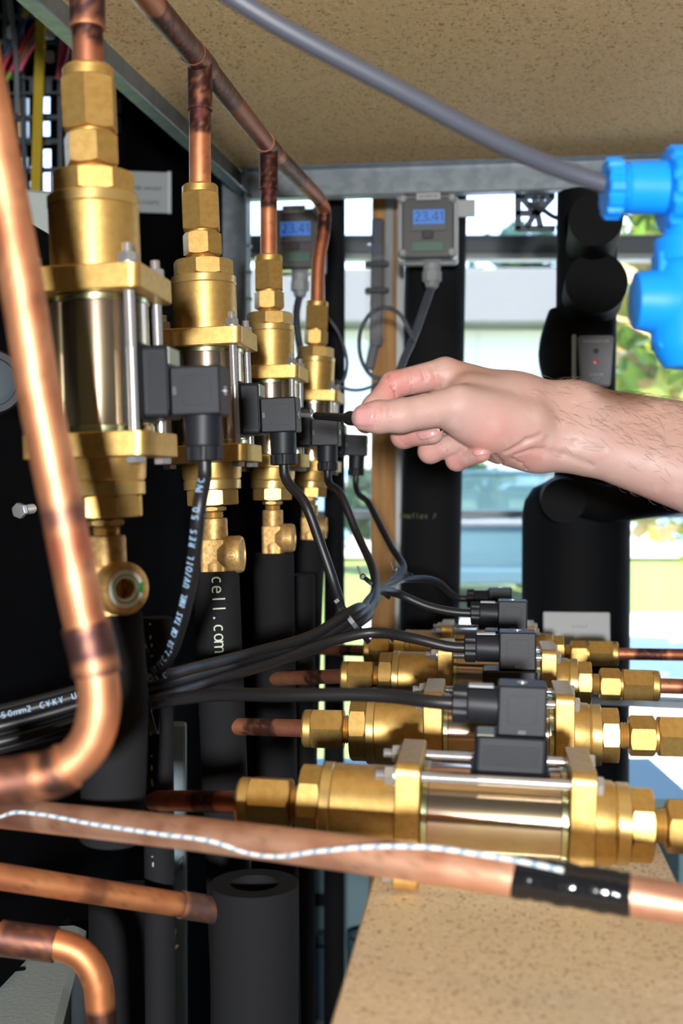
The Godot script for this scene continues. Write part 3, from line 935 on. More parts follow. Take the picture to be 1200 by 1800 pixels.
func pipes() -> void:
	var dark := Color(0.045, 0.022, 0.024)
	var purple := Color(0.16, 0.045, 0.05)
	# header with its drops
	var hd := [P(151, -150, 0.72), P(262, 0, 0.86), P(351, 106, 1.01), P(472, 258, 1.325), P(556, 345, 1.63), P(566, 385, 1.66), P(560, 440, 1.655)]
	var t := thing("copper_header", "tarnished copper header pipe under the chipboard roof with drops to the sensors", "pipe", hd[0])
	var at := -hd[0] as Vector3
	var q := MB.new(); q.xf.origin = at
	var run := line(hd[0], hd[1]) + line(hd[1], hd[2]).slice(1) + line(hd[2], hd[3]).slice(1) + line(hd[3], hd[4], 0.004).slice(1)
	var brown := Color(0.42, 0.17, 0.08)
	q.tube(run, 0.0098, 24, copper_tint([[0.15, 0.42, 0.85, dark], [0.42, 0.60, 0.55, purple], [0.66, 0.80, 0.9, dark], [0.80, 1.2, 0.5, purple]], brown))
	part("main_tube", q, M.copper, t, 60.0)
	var top: Vector3 = V[3] * Vector3(0, 0.118, 0)
	q = MB.new(); q.xf.origin = at
	q.tube(curve([hd[4] - (hd[4] - hd[3]).normalized() * 0.02, hd[4], P(570, 372, 1.66), P(568, 410, 1.66), P(561, 450, 1.657), top], 0.004), 0.0094, 22, copper_tint([[0.0, 0.03, 0.6, dark], [0.055, 0.085, 0.95, dark], [0.085, 0.10, 0.5, purple]], Color(0.60, 0.22, 0.10)))
	part("elbow", q, M.copper, t, 60.0)
	for i in 3:
		var a: Vector3 = V[i] * Vector3(0, 0.118, 0)
		var b: Vector3 = hd[0] if i == 0 else hd[i + 1]
		q = MB.new(); q.xf.origin = at
		var l := a.distance_to(b)
		var st := [[l * 0.45, l * 1.2, 0.97, dark], [l * 0.55, l * 0.75, 0.6, purple]]
		if i == 0: st = [[0.0, 0.025, 0.55, purple], [0.020, 0.034, 0.98, dark], [0.034, 0.3, 0.7, Color(0.06, 0.03, 0.045)]]
		q.tube(line(a, b, 0.003), 0.0092, 24, copper_tint(st))
		if i:
			q.tube(line(a.lerp(b, 0.62), b, 0.003), 0.0104, 24, copper_tint([[0, 1, 0.95, dark]]))
		else:
			q.tube(line(a.lerp(b, 0.30), b, 0.003), 0.0106, 24, copper_tint([[0, 1, 0.95, Color(0.05, 0.03, 0.04)]]))
		part("drop_tube", q, M.copper, t, 60.0)
		if i:     # tee sleeve on the main tube
			q = MB.new(); q.xf.origin = at
			var d: Vector3 = (hd[i + 2] - hd[i + 1]).normalized(); var d0: Vector3 = (hd[i + 1] - hd[i]).normalized()
			q.tube(line(b - d0 * 0.024, b, 0.004) + line(b, b + d * 0.024, 0.004).slice(1), 0.0109, 24, copper_tint([[0, 0.048, 0.8, dark]], brown))
			part("tee_sleeve", q, M.copper, t, 60.0)
	# copper tails of the lying sensors, left and right
	var ends := [[P(270, 1407, 0.825), 0.0070], [P(384, 1276, 1.008), 0.0072], [P(480, 1193, 1.305), 0.0074], [P(545, 1141, 1.64), 0.0074]]
	var lab := ["short copper tail from the sensor on the chipboard block into foam", "dark copper tail of the second lying sensor", "copper tail of the third lying sensor", "copper tail of the farthest lying sensor"]
	for i in 4:
		var a: Vector3 = W[i] * Vector3(0, 0.094, 0)
		q = MB.new()
		q.tube(line(a, ends[i][0], 0.003), ends[i][1], 20, copper_tint([[0.03, 0.06, 0.9, dark], [0.0, 0.03, 0.35, purple]], Color(0.72, 0.30, 0.16)))
		solo("copper_tube", q, M.copper, lab[i] + ", on its foam side", "pipe", "copper tails of the lying sensors", 60.0)
		var b: Vector3 = W[i] * Vector3(0, -0.115 - 0.0955, 0)
		var c: Vector3 = W[i] * Vector3(0, -0.115 - 0.42, 0)
		q = MB.new()
		q.tube(line(b, c, 0.003), 0.0076, 20, copper_tint([[0.028, 0.065, 0.92, dark], [0.07, 0.09, 0.6, purple]], Color(0.62, 0.25, 0.13)))
		solo("copper_tube", q, M.copper, lab[i].replace(" into foam", "") + ", on its union nut side", "pipe", "copper tails of the lying sensors", 60.0)
	# big pipe close to the lens at the left
	var z := 0.53
	var pts := [P(-45, 60, z), P(-8, 250, z), P(38, 500, z), P(70, 700, z), P(110, 900, z), P(146, 1080, z), P(170, 1185, z), P(174, 1245, z), P(155, 1310, z), P(105, 1355, z), P(40, 1370, z), P(-140, 1376, z)]
	t = thing("copper_pipe", "thick out-of-focus copper pipe leaning down and bending left in front", "pipe", pts[6])
	run = curve(pts, 0.004)
	var near := func(p: Vector3) -> float:
		var best := 0.0; var bd := 9.9; var s := 0.0
		for k in run.size():
			if k: s += run[k].distance_to(run[k - 1])
			if run[k].distance_to(p) < bd: bd = run[k].distance_to(p); best = s
		return best
	var sa: float = near.call(P(128, 1000, z)); var sb: float = near.call(P(170, 1185, z)); var sc: float = near.call(P(105, 1355, z)); var sd: float = near.call(P(112, 905, z))
	q = MB.new(); q.xf.origin = -pts[6]
	q.tube(run, 0.0096, 28, copper_tint([[sd - 0.004, sd + 0.006, 0.75, Color(0.12, 0.06, 0.07)], [sd + 0.01, sa, 0.5, Color(0.55, 0.13, 0.08)]], Color(0.82, 0.37, 0.18)))
	part("tube", q, M.copper, t, 60.0)
	var i0 := 0; var i1 := 0; var i2 := 0; var s2 := 0.0
	for k in run.size():
		if k: s2 += run[k].distance_to(run[k - 1])
		if s2 < sb - 0.022: i0 = k
		if s2 < sb + 0.006: i1 = k
		if s2 < sc - 0.002: i2 = k
	q = MB.new(); q.xf.origin = -pts[6]
	sleeve(q, run, i0, i1, 0.0110, copper_tint([[0, 0.016, 0.92, Color(0.05, 0.03, 0.038)], [0.019, 1, 0.9, Color(0.07, 0.035, 0.045)]]))
	part("sleeve", q, M.copper, t, 60.0)
	q = MB.new(); q.xf.origin = -pts[6]
	sleeve(q, run, i2, i2 + 9, 0.0110, copper_tint([[0, 0.012, 0.9, Color(0.05, 0.03, 0.032)], [0.016, 1, 0.85, Color(0.10, 0.045, 0.04)]]))
	part("sleeve", q, M.copper, t, 60.0)
	# long pipe across the front with thermocouple and tape
	var zf := func(x: float) -> float: return 0.525 + (0.00000010 * pow(1200.0 - x, 2.0) + 0.00004 * (1200.0 - x) if x < 1200.0 else 0.0)
	var cy := func(x: float) -> float: return 1429.0 + 0.098 * x + 0.00003 * x * x
	var fp := []
	for x in range(-120, 2001, 40): fp.append(P(x, cy.call(x), zf.call(x)))
	t = thing("copper_pipe", "long bright copper pipe across the front carrying a striped wire and black tape", "pipe", fp[0])
	q = MB.new(); q.xf.origin = -fp[0]
	q.tube(curve(fp, 0.004), 0.0090, 28, copper_tint([[0.0, 0.10, 0.5, purple], [0.445, 0.50, 0.3, purple]], Color(0.92, 0.50, 0.32), 0.10))
	part("tube", q, M.copper, t, 60.0)
	q = MB.new(); q.xf.origin = -fp[0]
	var tp := []; var tr := []
	for k in 41:
		var x := 907.0 + k * 5.0
		tp.append(P(x, cy.call(x) - 1.5 + sin(k * 0.9) * 0.8, zf.call(x)))
		tr.append(0.0096 + 0.0001 * sin(k * 1.7) + 0.0002 * sin(k * 0.45 + 1.0) + (0.0003 if k > 14 else 0.0))
	q.tube(tp, tr, 40)
	part("insulating_tape", q, M.tape, t, 60.0)
	var wp := [[-60, 1440], [0, 1436], [25, 1428], [60, 1430], [160, 1448], [280, 1466], [380, 1481], [435, 1499], [478, 1505], [560, 1496], [660, 1488], [770, 1491], [830, 1500], [910, 1513], [990, 1530]]
	var wr := []
	for w in wp:
		var dy: float = (w[1] - cy.call(float(w[0]))) * zf.call(float(w[0])) / F
		var e0 := P(w[0], 1400, zf.call(float(w[0]))); var e1 := P(w[0] + 10.0, 1400, zf.call(w[0] + 10.0))
		var slope := 1.0 + pow((e1.z - e0.z) / (e1.x - e0.x), 2.0)
		var dz := sqrt(maxf(0.0, (pow(0.0103, 2) - dy * dy) * slope))
		wr.append(P(w[0], w[1], zf.call(float(w[0])) - dz))
	q = MB.new()
	q.tube(curve(wr, 0.0015), 0.0013, 10, func(s: float, a: float, _p: Vector3) -> Color:
		return Color(0.10, 0.28, 0.48) if fposmod(s + a * 0.0005, 0.0085) < 0.0018 else Color(0.74, 0.77, 0.76))
	solo("thermocouple_wire", q, M.thermocouple, "thin white wire with blue dashes taped along the front copper pipe", "wire", "", 60.0)
	# lower left pipes
	q = MB.new()
	q.tube(line(P(-80, 1528, 0.73), P(400, 1603, 0.825), 0.004), 0.0083, 24, copper_tint([[0.155, 0.25, 0.85, Color(0.12, 0.08, 0.08)], [0.085, 0.10, 0.5, dark]], Color(0.82, 0.33, 0.13)))
	q.tube(line(P(318, 1590, 0.808), P(400, 1603, 0.825), 0.004), 0.0094, 24, copper_tint([[0, 1, 0.9, Color(0.13, 0.09, 0.09)]]))
	solo("copper_tube", q, M.copper, "straight copper tube running into the open foam sleeve at the bottom", "pipe", "", 60.0)
	var eb := [P(-120, 1642, 0.76), P(-10, 1648, 0.76), P(90, 1658, 0.76), P(140, 1676, 0.76), P(168, 1716, 0.76), P(176, 1765, 0.76), P(180, 1850, 0.76), P(184, 1950, 0.76)]
	t = thing("copper_pipe", "copper pipe elbow turning down beside the grey housing at the bottom", "pipe", eb[2])
	run = curve(eb, 0.004)
	q = MB.new(); q.xf.origin = -eb[2]
	q.tube(run, 0.0097, 26, copper_tint([[0.135, 0.3, 0.9, Color(0.05, 0.03, 0.03)]], Color(0.78, 0.29, 0.11)))
	part("tube", q, M.copper, t, 60.0)
	q = MB.new(); q.xf.origin = -eb[2]
	q.tube(line(P(0, 1648.5, 0.76), P(98, 1661, 0.76), 0.004), 0.0112, 26, copper_tint([[0.0, 1, 0.85, Color(0.09, 0.05, 0.05)]]))
	part("sleeve", q, M.copper, t, 60.0)


func foam(called_label: String, a: Vector3, b: Vector3, r: float, text := "", open_top := false) -> Node3D:
	var t := thing("foam_pipe", called_label, "pipe insulation", b)
	var q := MB.new()
	q.xf.origin = -b
	q.tube(line(b, a, 0.05), r, 36, null, not open_top)
	if open_top:
		var ax := (a - b).normalized()
		var inner := MB.new(); inner.xf.origin = -b
		var n := 36
		var e := ax.cross(Vector3.FORWARD).normalized(); var f := ax.cross(e)
		for k in n:
			var c0 := e * cos(TAU * k / n) + f * sin(TAU * k / n); var c1 := e * cos(TAU * (k + 1) / n) + f * sin(TAU * (k + 1) / n)
			inner.quad(a + c0 * r, a + c0 * r * 0.55, a + c1 * r * 0.55, a + c1 * r)
			inner.quad(a + c0 * r * 0.55, a + c0 * r * 0.55 - ax * 0.06, a + c1 * r * 0.55 - ax * 0.06, a + c1 * r * 0.55)
		part("cut_end", inner, M.foam, t)
	part("sleeve", q, M.foam, t, 60.0)
	if text:
		var ax := (a - b).normalized()
		var s := 0.006
		var width := 0.0080
		for ch in text:
			var p := a - ax * s - b
			var side := Vector3(0.02, 0, 1).normalized()
			side = (side - ax * side.dot(ax)).normalized()
			var out := side.rotated(ax, 0.12)
			# the line of print reads downward, so the letters' x runs down the pipe
			lettering(ch, 0.0135, M.print_pale, t, Transform3D(Basis(-ax, out.cross(-ax), out), p + out * (r + 0.0002)))
			s += width
	return t


func bent_foam(label: String, pts: Array, r: float) -> void:
	var q := MB.new()
	q.xf.origin = -pts[-1]
	q.tube(curve(pts, 0.01), r, 32)
	var t := thing("foam_pipe", label, "pipe insulation", pts[-1])
	part("sleeve", q, M.foam, t, 60.0)


func seam(q: MB, a: Vector3, b: Vector3, seed_: int) -> void:
	var r := RandomNumberGenerator.new(); r.seed = seed_
	var n := int(a.distance_to(b) / 0.004)
	for k in n:
		if r.randf() < 0.55:
			var p := a.lerp(b, (k + r.randf()) / n)
			q.box(p + Vector3(r.randf_range(-0.0008, 0.0008), 0, 0), Vector3(0.0012, r.randf_range(0.001, 0.004), 0.0012), 0.0004)


func foams() -> void:
	var y := 0.0
	for i in 4:
		var a: Vector3 = V[i] * Vector3(0, -0.110 - (0.094 if i != 1 else 0.091), 0)
		var d: Vector3 = -(V[i] as Transform3D).basis.y
		var b: Vector3 = a + d * ((a.y - 0.001) / -d.y)
		var said: String = ["black foam sleeve below the tee with the white and green seal", "black foam sleeve printed cell.com in pale letters", "black foam sleeve under the third upright sensor", "black foam sleeve under the sensor at the header elbow"][i]
		if i == 0:
			bent_foam(said, [a, P(203, 1250, 0.72), P(199, 1400, 0.722), P(197, 1472, 0.724)], 0.0195)
			continue
		foam(said, a, b, [0.0195, 0.0195, 0.0225, 0.022][i], "cell.com" if i == 1 else "", false)
	# risers that take the lying sensors' tails
	var t := foam("black foam riser with a glued seam that takes the nearest copper tail", P(277, 1085, 0.83), P(277, 1085, 0.83) * Vector3(1, 0, 1) + Vector3(0.004, 0.001, 0), 0.0105)
	var q := MB.new()
	q.xf.origin = -t.position
	seam(q, P(264, 1090, 0.8195), P(270, 1560, 0.8195), 3)
	part("glue", q, M.grey_plastic, t)
	foam("dull black foam riser beside the pale steel post at the bottom", P(226, 1570, 1.02), P(226, 1570, 1.02) * Vector3(1, 0, 1) + Vector3(0, 0.001, 0), 0.034)
	foam("black foam riser beside the teal cabinet", P(520, 1010, 1.5), P(520, 1010, 1.5) * Vector3(1, 0, 1) + Vector3(0, 0.001, 0), 0.024)
	foam("wide open-ended black foam sleeve at the bottom taking a straight copper tube", P(447, 1552, 0.83), P(447, 1552, 0.83) * Vector3(1, 0, 1) + Vector3(0, 0.001, 0), 0.0308, "", true)
	# thick back pipe beside the wooden mullion
	t = foam("thick black foam-covered riser in front of the window beside the wooden post", P(767, 330, 2.12), P(738, 1700, 2.12) * Vector3(1, 0, 1) + Vector3(0, 0.001, 0), 0.0535)
	var mark := "Armaflex AF, 13 mm"
	var m := P(752, 906, 2.12) - t.position
	for k in mark.length():
		if mark[k] == " ": continue
		var an := -1.15 + k * 0.145
		var out := Vector3(sin(an), 0, cos(an))
		lettering(mark[k], 0.012, M.print_olive, t, Transform3D(Basis(Vector3.UP.cross(out), Vector3.UP, out), m + out * 0.0537))
	foam("slim black foam riser behind the header elbow", P(588, 340, 2.2), P(586, 1500, 2.2) * Vector3(1, 0, 1) + Vector3(0, 0.001, 0), 0.019)


func right_pipes() -> void:
	var t := thing("insulated_manifold", "black insulated pipe group with elbows in front of the yellow tree window", "pipe", P(1032, 800, 1.85) * Vector3(1, 0, 1))
	var at := -t.position
	var q := MB.new(); q.xf.origin = at
	q.tube(line(P(1032, 340, 1.85), P(1026, 900, 1.85), 0.02), 0.046, 36)
	part("riser", q, M.foam_smooth, t, 60.0)
	q = MB.new(); q.xf.origin = at
	q.tube(curve([P(1034, 450, 1.85), P(1040, 425, 1.80), P(1046, 392, 1.71), P(1047, 384, 1.68)], 0.01), 0.0375, 36)
	part("stub", q, M.foam_smooth, t, 60.0)
	q = MB.new(); q.xf.origin = at
	q.tube(curve([P(1040, 525, 1.83), P(1045, 505, 1.79), P(1048, 497, 1.765)], 0.01), 0.0455, 36)
	part("collar", q, M.foam_smooth, t, 60.0)
	q = MB.new(); q.xf.origin = at
	q.tube(curve([P(1000, 560, 1.86), P(985, 620, 1.84), P(1005, 680, 1.80), P(1040, 720, 1.79)], 0.01), 0.034, 30)
	part("bend", q, M.foam_smooth, t, 60.0)
	var h: float = P(0, 846, 1.86).y
	q = MB.new(); q.xf.origin = at + P(1012, 846, 1.86) * Vector3(1, 0, 1)
	q.lathe([Vector2(0.083, 0.001), Vector2(0.083, h - 0.05), Vector2(0.079, h - 0.03), Vector2(0.066, h - 0.01), Vector2(0.045, h), Vector2(0.01, h + 0.002)], 48)
	part("vessel", q, M.foam_smooth, t, 60.0)
	q = MB.new(); q.xf.origin = at
	q.tube(line(P(985, 872, 1.84), P(990, 880, 1.69), 0.02), 0.0315, 30)
	part("stub", q, M.foam_smooth, t, 60.0)
	q = MB.new(); q.xf.origin = at
	q.tube(curve([P(1000, 870, 1.78), P(1060, 885, 1.76), P(1120, 880, 1.78), P(1260, 860, 1.85)], 0.02), 0.028, 30)
	part("branch", q, M.foam_smooth, t, 60.0)
	# remote sensor clipped on the pipe
	var o := thing("clip_sensor", "small grey tapered sensor with a red light clipped to black pipe", "sensor", P(1046, 634, 1.735), Basis(Vector3.UP, -0.1))
	q = MB.new()
	q.xf.basis = Basis(Vector3(1, 0, 0), Vector3(0, 0, 1), Vector3(0, -1, 0))
	q.extrude(MB.rounded([Vector2(-0.026, -0.036), Vector2(0.026, -0.036), Vector2(0.0215, 0.038), Vector2(-0.0215, 0.038)], 0.006, 5), -0.008, 0.008, 0.0015)
	part("housing", q, M.clip_grey, o)
	q = MB.new()
	q.xf = Transform3D(Basis(Vector3(1, 0, 0), Vector3(0, 0, 1), Vector3(0, -1, 0)), Vector3(0, -0.002, 0))
	q.lathe([Vector2(0.0035, 0.0075), Vector2(0.0035, 0.0088), Vector2(0.0005, 0.0092)], 16)
	part("red_light", q, M.red_led, o)
	q = MB.new()
	q.xf = Transform3D(Basis(Vector3(1, 0, 0), Vector3(0, 0, 1), Vector3(0, -1, 0)), Vector3(0, 0.013, 0))
	q.lathe([Vector2(0.004, 0.0075), Vector2(0.004, 0.0085), Vector2(0.0005, 0.0086)], 16)
	part("emblem", q, M.print_dark, o)
	lettering("TEMPERATURE", 0.0060, M.label_white, o, Transform3D(Basis(), Vector3(0, 0.027, 0.0082)))
	lettering("SENSOR", 0.0055, M.label_white, o, Transform3D(Basis(), Vector3(0, -0.021, 0.0082)))
	lettering("V 2,1", 0.0050, M.label_white, o, Transform3D(Basis(), Vector3(0, -0.027, 0.0082)))
	part("clip", mbox(Vector3(-0.030, 0, -0.006), Vector3(0.006, 0.078, 0.012), 0.002), M.enamel_grey, o)
	o = thing("name_card", "blank-looking white card leaning on the black vessel behind the lower row", "card", P(1013, 1106, 1.73), Basis(Vector3.UP, -0.1) * Basis(Vector3.RIGHT, -0.15))
	part("card", mbox(Vector3.ZERO, Vector3(0.096, 0.050, 0.004), 0.0015), M.label_white, o)
	lettering("Vorlauf", 0.007, M.wire_grey, o, Transform3D(Basis(), Vector3(0.004, 0.004, 0.0022)))


func frame() -> void:
	# roof board and galvanised frame of the rig
	var c := P(424, 302, 2.06)                       # back left corner, under the board
	var rt := rig_right; var bk := -rig_front
	var lf := (P(175, 62, 1.44) - c); lf.y = 0; lf = lf.normalized()      # left rail runs towards the viewer
	var y := c.y + 0.004
	var q := MB.new()
	var pts := []
	for p in [c - rt * 0.02 + bk * 0.02, c + rt * 1.7 + bk * 0.02, c + rt * 1.7 - bk * 1.75, c + lf * 1.75 - rt * 0.03]:
		pts.append(Vector2(p.x, p.z))
	q.extrude(pts, y, y + 0.022, 0.001)
	solo("roof_board", q, M.chipboard_raw, "large raw chipboard roof panel seen from below over the whole rig", "board")
	var t := thing("steel_rack", "galvanised angle-steel rack carrying the chipboard roof of the rig", "rack", c * Vector3(1, 0, 1))
	var at := -t.position
	var add := func(called: String, a: Vector3, b: Vector3, w: float, h: float, up := Vector3.UP) -> void:
		var k := bar(a + at, b + at, w, h, up)
		part(called, k, M.galvanised, t)
	add.call("back_rail", c + Vector3(0, -0.026, 0), c + rt * 1.5 + Vector3(0, -0.026, 0), 0.003, 0.052, Vector3.UP)
	add.call("back_rail_lip", c - rig_front * 0.0 + Vector3(0, -0.0505, 0.012), c + rt * 1.5 + Vector3(0, -0.0505, 0.012), 0.024, 0.003)
	add.call("back_rail_top", c + Vector3(0, 0.001, 0.012), c + rt * 1.5 + Vector3(0, 0.001, 0.012), 0.026, 0.003)
	add.call("side_rail", c + Vector3(0, -0.022, 0), c + lf * 1.7 + Vector3(0, -0.022, 0), 0.003, 0.044)
	add.call("side_rail_lip", c + Vector3(0.010, -0.043, 0), c + lf * 1.7 + Vector3(0.010, -0.043, 0), 0.022, 0.003)
	var foot := c * Vector3(1, 0, 1)
	add.call("post", foot + Vector3(-0.010, 0.002, 0), c + Vector3(-0.010, 0, 0), 0.046, 0.003, rig_front)
	add.call("post_flange", foot + Vector3(0.012, 0.002, 0.02), c + Vector3(0.012, 0, 0.02), 0.003, 0.042, rig_front)
	for k in 14:
		var py := c.y - 0.13 - k * 0.045
		part("slot", mbox(Vector3(c.x + 0.013 + 0.004, py, c.z + 0.02) + at, Vector3(0.005, 0.004, 0.024), 0.001), M.enamel_grey, t)
	var rc := c + rt * 1.5
	add.call("post", rc * Vector3(1, 0, 1) + Vector3(0, 0.002, 0), rc, 0.045, 0.045, rig_front)
	add.call("lower_rail", P(980, 1226, 1.72), P(1420, 1246, 1.66), 0.03, 0.012)
	# steel stand behind the foam risers
	t = thing("steel_post", "pale blue steel post with a hook behind the foam risers", "post", P(309, 1500, 1.25) * Vector3(1, 0, 1))
	part("upright", mbox(Vector3(0, 0.55, 0), Vector3(0.022, 1.1, 0.018), 0.002), M.steel_paint, t)
	part("bracket", bar(P(292, 1545, 1.235) - t.position, P(322, 1508, 1.235) - t.position, 0.012, 0.004), M.galvanised, t)
	q = MB.new(); q.xf.origin = -t.position
	q.tube(curve([P(308, 1635, 1.237), P(304, 1650, 1.228), P(306, 1668, 1.226), P(312, 1662, 1.23)], 0.002), 0.002, 8)
	part("hook", q, M.bolt_steel, t)


func left_side() -> void:
	# black clad side panel along the upright row
	var a := Vector3(-0.352, 0, -0.55); var b := Vector3(-0.19, 0, -1.97)
	var d := (b - a).normalized()
	var m := (a + b) / 2.0
	var q := MB.new()
	var turn := Basis(Vector3.UP, atan2(-d.x, -d.z))
	q.box(m + Vector3(0, H - 0.095, 0), Vector3(0.03, 0.66, a.distance_to(b)), 0.003, turn)
	var e := a + d * 0.62
	q.box((e + b) / 2.0 + Vector3(0, (H - 0.425) / 2 + 0.001, 0), Vector3(0.03, H - 0.425, e.distance_to(b)), 0.003, turn)
	solo("side_panel", q, M.black_panel, "matt black cladding panel behind the upright flow sensors", "panel")
	q = MB.new()
	var at := P(300, 500, 2.60) * Vector3(1, 0, 1)
	q.xf.origin = at
	q.lathe([Vector2(0.118, 0.001), Vector2(0.118, H + 1.10), Vector2(0.105, H + 1.15), Vector2(0.02, H + 1.18)], 48)
	solo("insulated_tank", q, M.black_panel, "tall black insulated tank behind the second upright sensor", "tank")
	var s := thing("notice_plate", "white notice plate with small print on the black tank", "sign", P(262, 338, 2.42), Basis(Vector3.UP, 0.15))
	part("plate", mbox(Vector3.ZERO, Vector3(0.082, 0.082, 0.003), 0.001), M.label_white, s)
	part("edge", mbox(Vector3(0.040, 0, 0.003), Vector3(0.008, 0.084, 0.008), 0.001), M.white_plastic, s)
	lettering("side sensor", 0.012, M.print_dark, s, Transform3D(Basis(), Vector3(-0.006, 0.008, 0.0016)))
	lettering("air supply", 0.012, M.print_dark, s, Transform3D(Basis(), Vector3(-0.006, -0.020, 0.0016)))
	# round gauge and bolt at the edge
	var g := thing("round_gauge", "round grey-blue gauge half hidden by the blurred copper pipe", "gauge", P(-16, 672, 0.97), Basis(Vector3.UP, 0.35))
	q = MB.new()
	q.xf.basis = Basis(Vector3(1, 0, 0), Vector3(0, 0, 1), Vector3(0, -1, 0))
	q.lathe([Vector2(0.027, -0.02), Vector2(0.027, 0.004), Vector2(0.025, 0.007), Vector2(0.020, 0.007), Vector2(0.019, 0.003)], 40, true, false)
	part("bezel", q, M.black_plastic, g)
	q = MB.new()
	q.xf.basis = Basis(Vector3(1, 0, 0), Vector3(0, 0, 1), Vector3(0, -1, 0))
	q.lathe([Vector2(0.0195, 0.0), Vector2(0.0195, 0.0045), Vector2(0.015, 0.0065), Vector2(0.0005, 0.007)], 40)
	part("face", q, M.gauge_face, g)
	q = MB.new()
	var s0 := P(38, 897, 0.95); var s1 := P(64, 893, 0.97)
	q.xf = Transform3D(sensor_basis(s1 - s0, Vector3(0, 0, 1)), s0)
	threaded(q, 0.0040, 0, 0.016)
	q.nut(6, 0.0055, -0.005, 0.0)
	solo("threaded_stud", q, M.bolt_steel, "short bright threaded stud sticking out of the black panel", "bolt")
	# wiring rack at the top left
	var r := thing("wiring_rack", "black perforated wiring rack full of cables behind the first sensor", "rack", P(60, 150, 2.3))
	var rat := -r.position
	q = MB.new(); q.xf.origin = rat
	# perforated bar: strips round holes
	var z := 2.3
	var top := P(-20, 136, z); var bot := P(-20, 166, z)
	part("bar", bar(P(-40, 138, z) + rat, P(200, 136, z) + rat, 0.004, 0.008, Vector3(0, 0, 1)), M.frame_dark, r)
	part("bar", bar(P(-40, 165, z) + rat, P(200, 162, z) + rat, 0.004, 0.008, Vector3(0, 0, 1)), M.frame_dark, r)
	for k in 9:
		var x0 := -30 + k * 27.0
		part("web", mbox(P(x0 + 7, 151, z) + rat, Vector3(0.014, 0.030, 0.004), 0.001), M.frame_dark, r)
	# dark plate added to darken the rack, with openings onto the window
	var holes := [[18, 172, 38, 203], [40, 172, 52, 203], [18, 213, 38, 243], [40, 213, 52, 243], [34, 276, 42, 300], [44, 276, 50, 300], [52, 292, 60, 305], [52, 318, 60, 331], [52, 345, 60, 358], [76, 170, 88, 200], [76, 213, 88, 240], [76, 262, 90, 360], [24, 150, 36, 164], [8, 44, 26, 70], [44, 0, 56, 18], [102, 0, 116, 30], [104, 46, 114, 60], [80, 45, 95, 70], [203, 172, 215, 200], [203, 206, 214, 236], [196, 280, 204, 300]]
	var xs := [-70.0, 222.0]; var ys := [-60.0, 430.0]
	for h in holes:
		for v in [0, 2]: if not xs.has(float(h[v])): xs.append(float(h[v]))
		for v in [1, 3]: if not ys.has(float(h[v])): ys.append(float(h[v]))
	xs.sort(); ys.sort()
	q = MB.new(); q.xf.origin = rat
	for j in ys.size() - 1:
		var i := 0
		while i < xs.size() - 1:
			var run := i
			while run < xs.size() - 1:
				var mx: float = (xs[run] + xs[run + 1]) / 2; var my: float = (ys[j] + ys[j + 1]) / 2
				var open := false
				for h in holes:
					if mx > h[0] and mx < h[2] and my > h[1] and my < h[3]: open = true
				if open: break
				run += 1
			if run > i:
				var p0 := P(xs[i], ys[j], 2.42); var p1 := P(xs[run], ys[j + 1], 2.42)
				q.box((p0 + p1) / 2, Vector3(absf(p1.x - p0.x), absf(p1.y - p0.y), 0.006), 0.0002)
			i = run + 1
	part("added_dark_plate", q, M.black_panel, r)
	for x in [8, 36, 104, 122, 178]:
		part("upright", bar(P(x, -40, z + 0.03) + rat, P(x + (12 if x < 90 else 4), 560, z + 0.03) + rat, 0.009, 0.009, Vector3(0, 0, 1)), M.frame_dark, r)
	for yy in [30, 75, 208, 250, 300]:
		part("shelf_rail", bar(P(-40, yy, z + 0.05) + rat, P(200, yy - 2, z + 0.05) + rat, 0.008, 0.012, Vector3(0, 0, 1)), M.frame_dark, r)
	part("yellow_duct", bar(P(74, -30, z - 0.03) + rat, P(62, 370, z - 0.03) + rat, 0.018, 0.010, Vector3(0, 0, 1)), M.yellow_plastic, r)
	var cols := [M.wire_red, M.wire_green, M.wire_pink, M.wire_blue, M.wire_red, M.wire_pink, M.wire_grey, M.wire_green, M.yellow_plastic, M.wire_red]
	var wy := [[[0, 130], [40, 40], [62, -20]], [[10, 142], [60, 62], [112, -20]], [[34, 125], [62, 68], [98, 10]], [[8, 100], [40, 40], [70, -30]], [[18, 128], [52, 60], [80, 20]], [[102, 140], [112, 60], [122, -20]], [[30, 200], [28, 100], [14, -20]], [[88, 30], [96, 10], [104, -30]], [[40, 30], [58, 8], [76, -30]], [[108, 128], [118, 80], [124, 20]]]
	for k in cols.size():
		q = MB.new(); q.xf.origin = rat
		var w: Array = wy[k]
		q.tube(curve([P(w[0][0], w[0][1], z - 0.015 - k * 0.002), P(w[1][0], w[1][1], z - 0.02 - k * 0.002), P(w[2][0], w[2][1], z - 0.015 - k * 0.002)], 0.01), 0.0052, 10)
		part("wire", q, cols[k], r, 60.0)
	for k in 7:
		part("terminal", mbox(P([20, 62, 90, 108, 110, 88, 48][k], [58, 20, 55, 55, 20, 100, 8][k], z + 0.02) + rat, Vector3(0.016, 0.022, 0.012), 0.002), [M.white_plastic, M.label_white, M.white_plastic, M.wood, M.white_plastic, M.label_white, M.white_plastic][k], r)
	solo("grey_box", mbox(P(72, 420, 1.5), Vector3(0.07, 0.11, 0.05), 0.004, Basis(Vector3.UP, 0.4)), M.enamel_grey, "grey sheet box corner between blurred pipe and first sensor", "box")
	# grey housing at the bottom left
	var hs := thing("grey_housing", "pale grey textured sheet-metal housing low in the corner", "housing", Vector3(-0.52, 0, -0.98))
	part("shell", mbox(Vector3(0, (H - 0.43) / 2, 0), Vector3(0.58, H - 0.43, 0.30), 0.006, Basis(Vector3.UP, 0.12)), M.enamel_grey, hs)
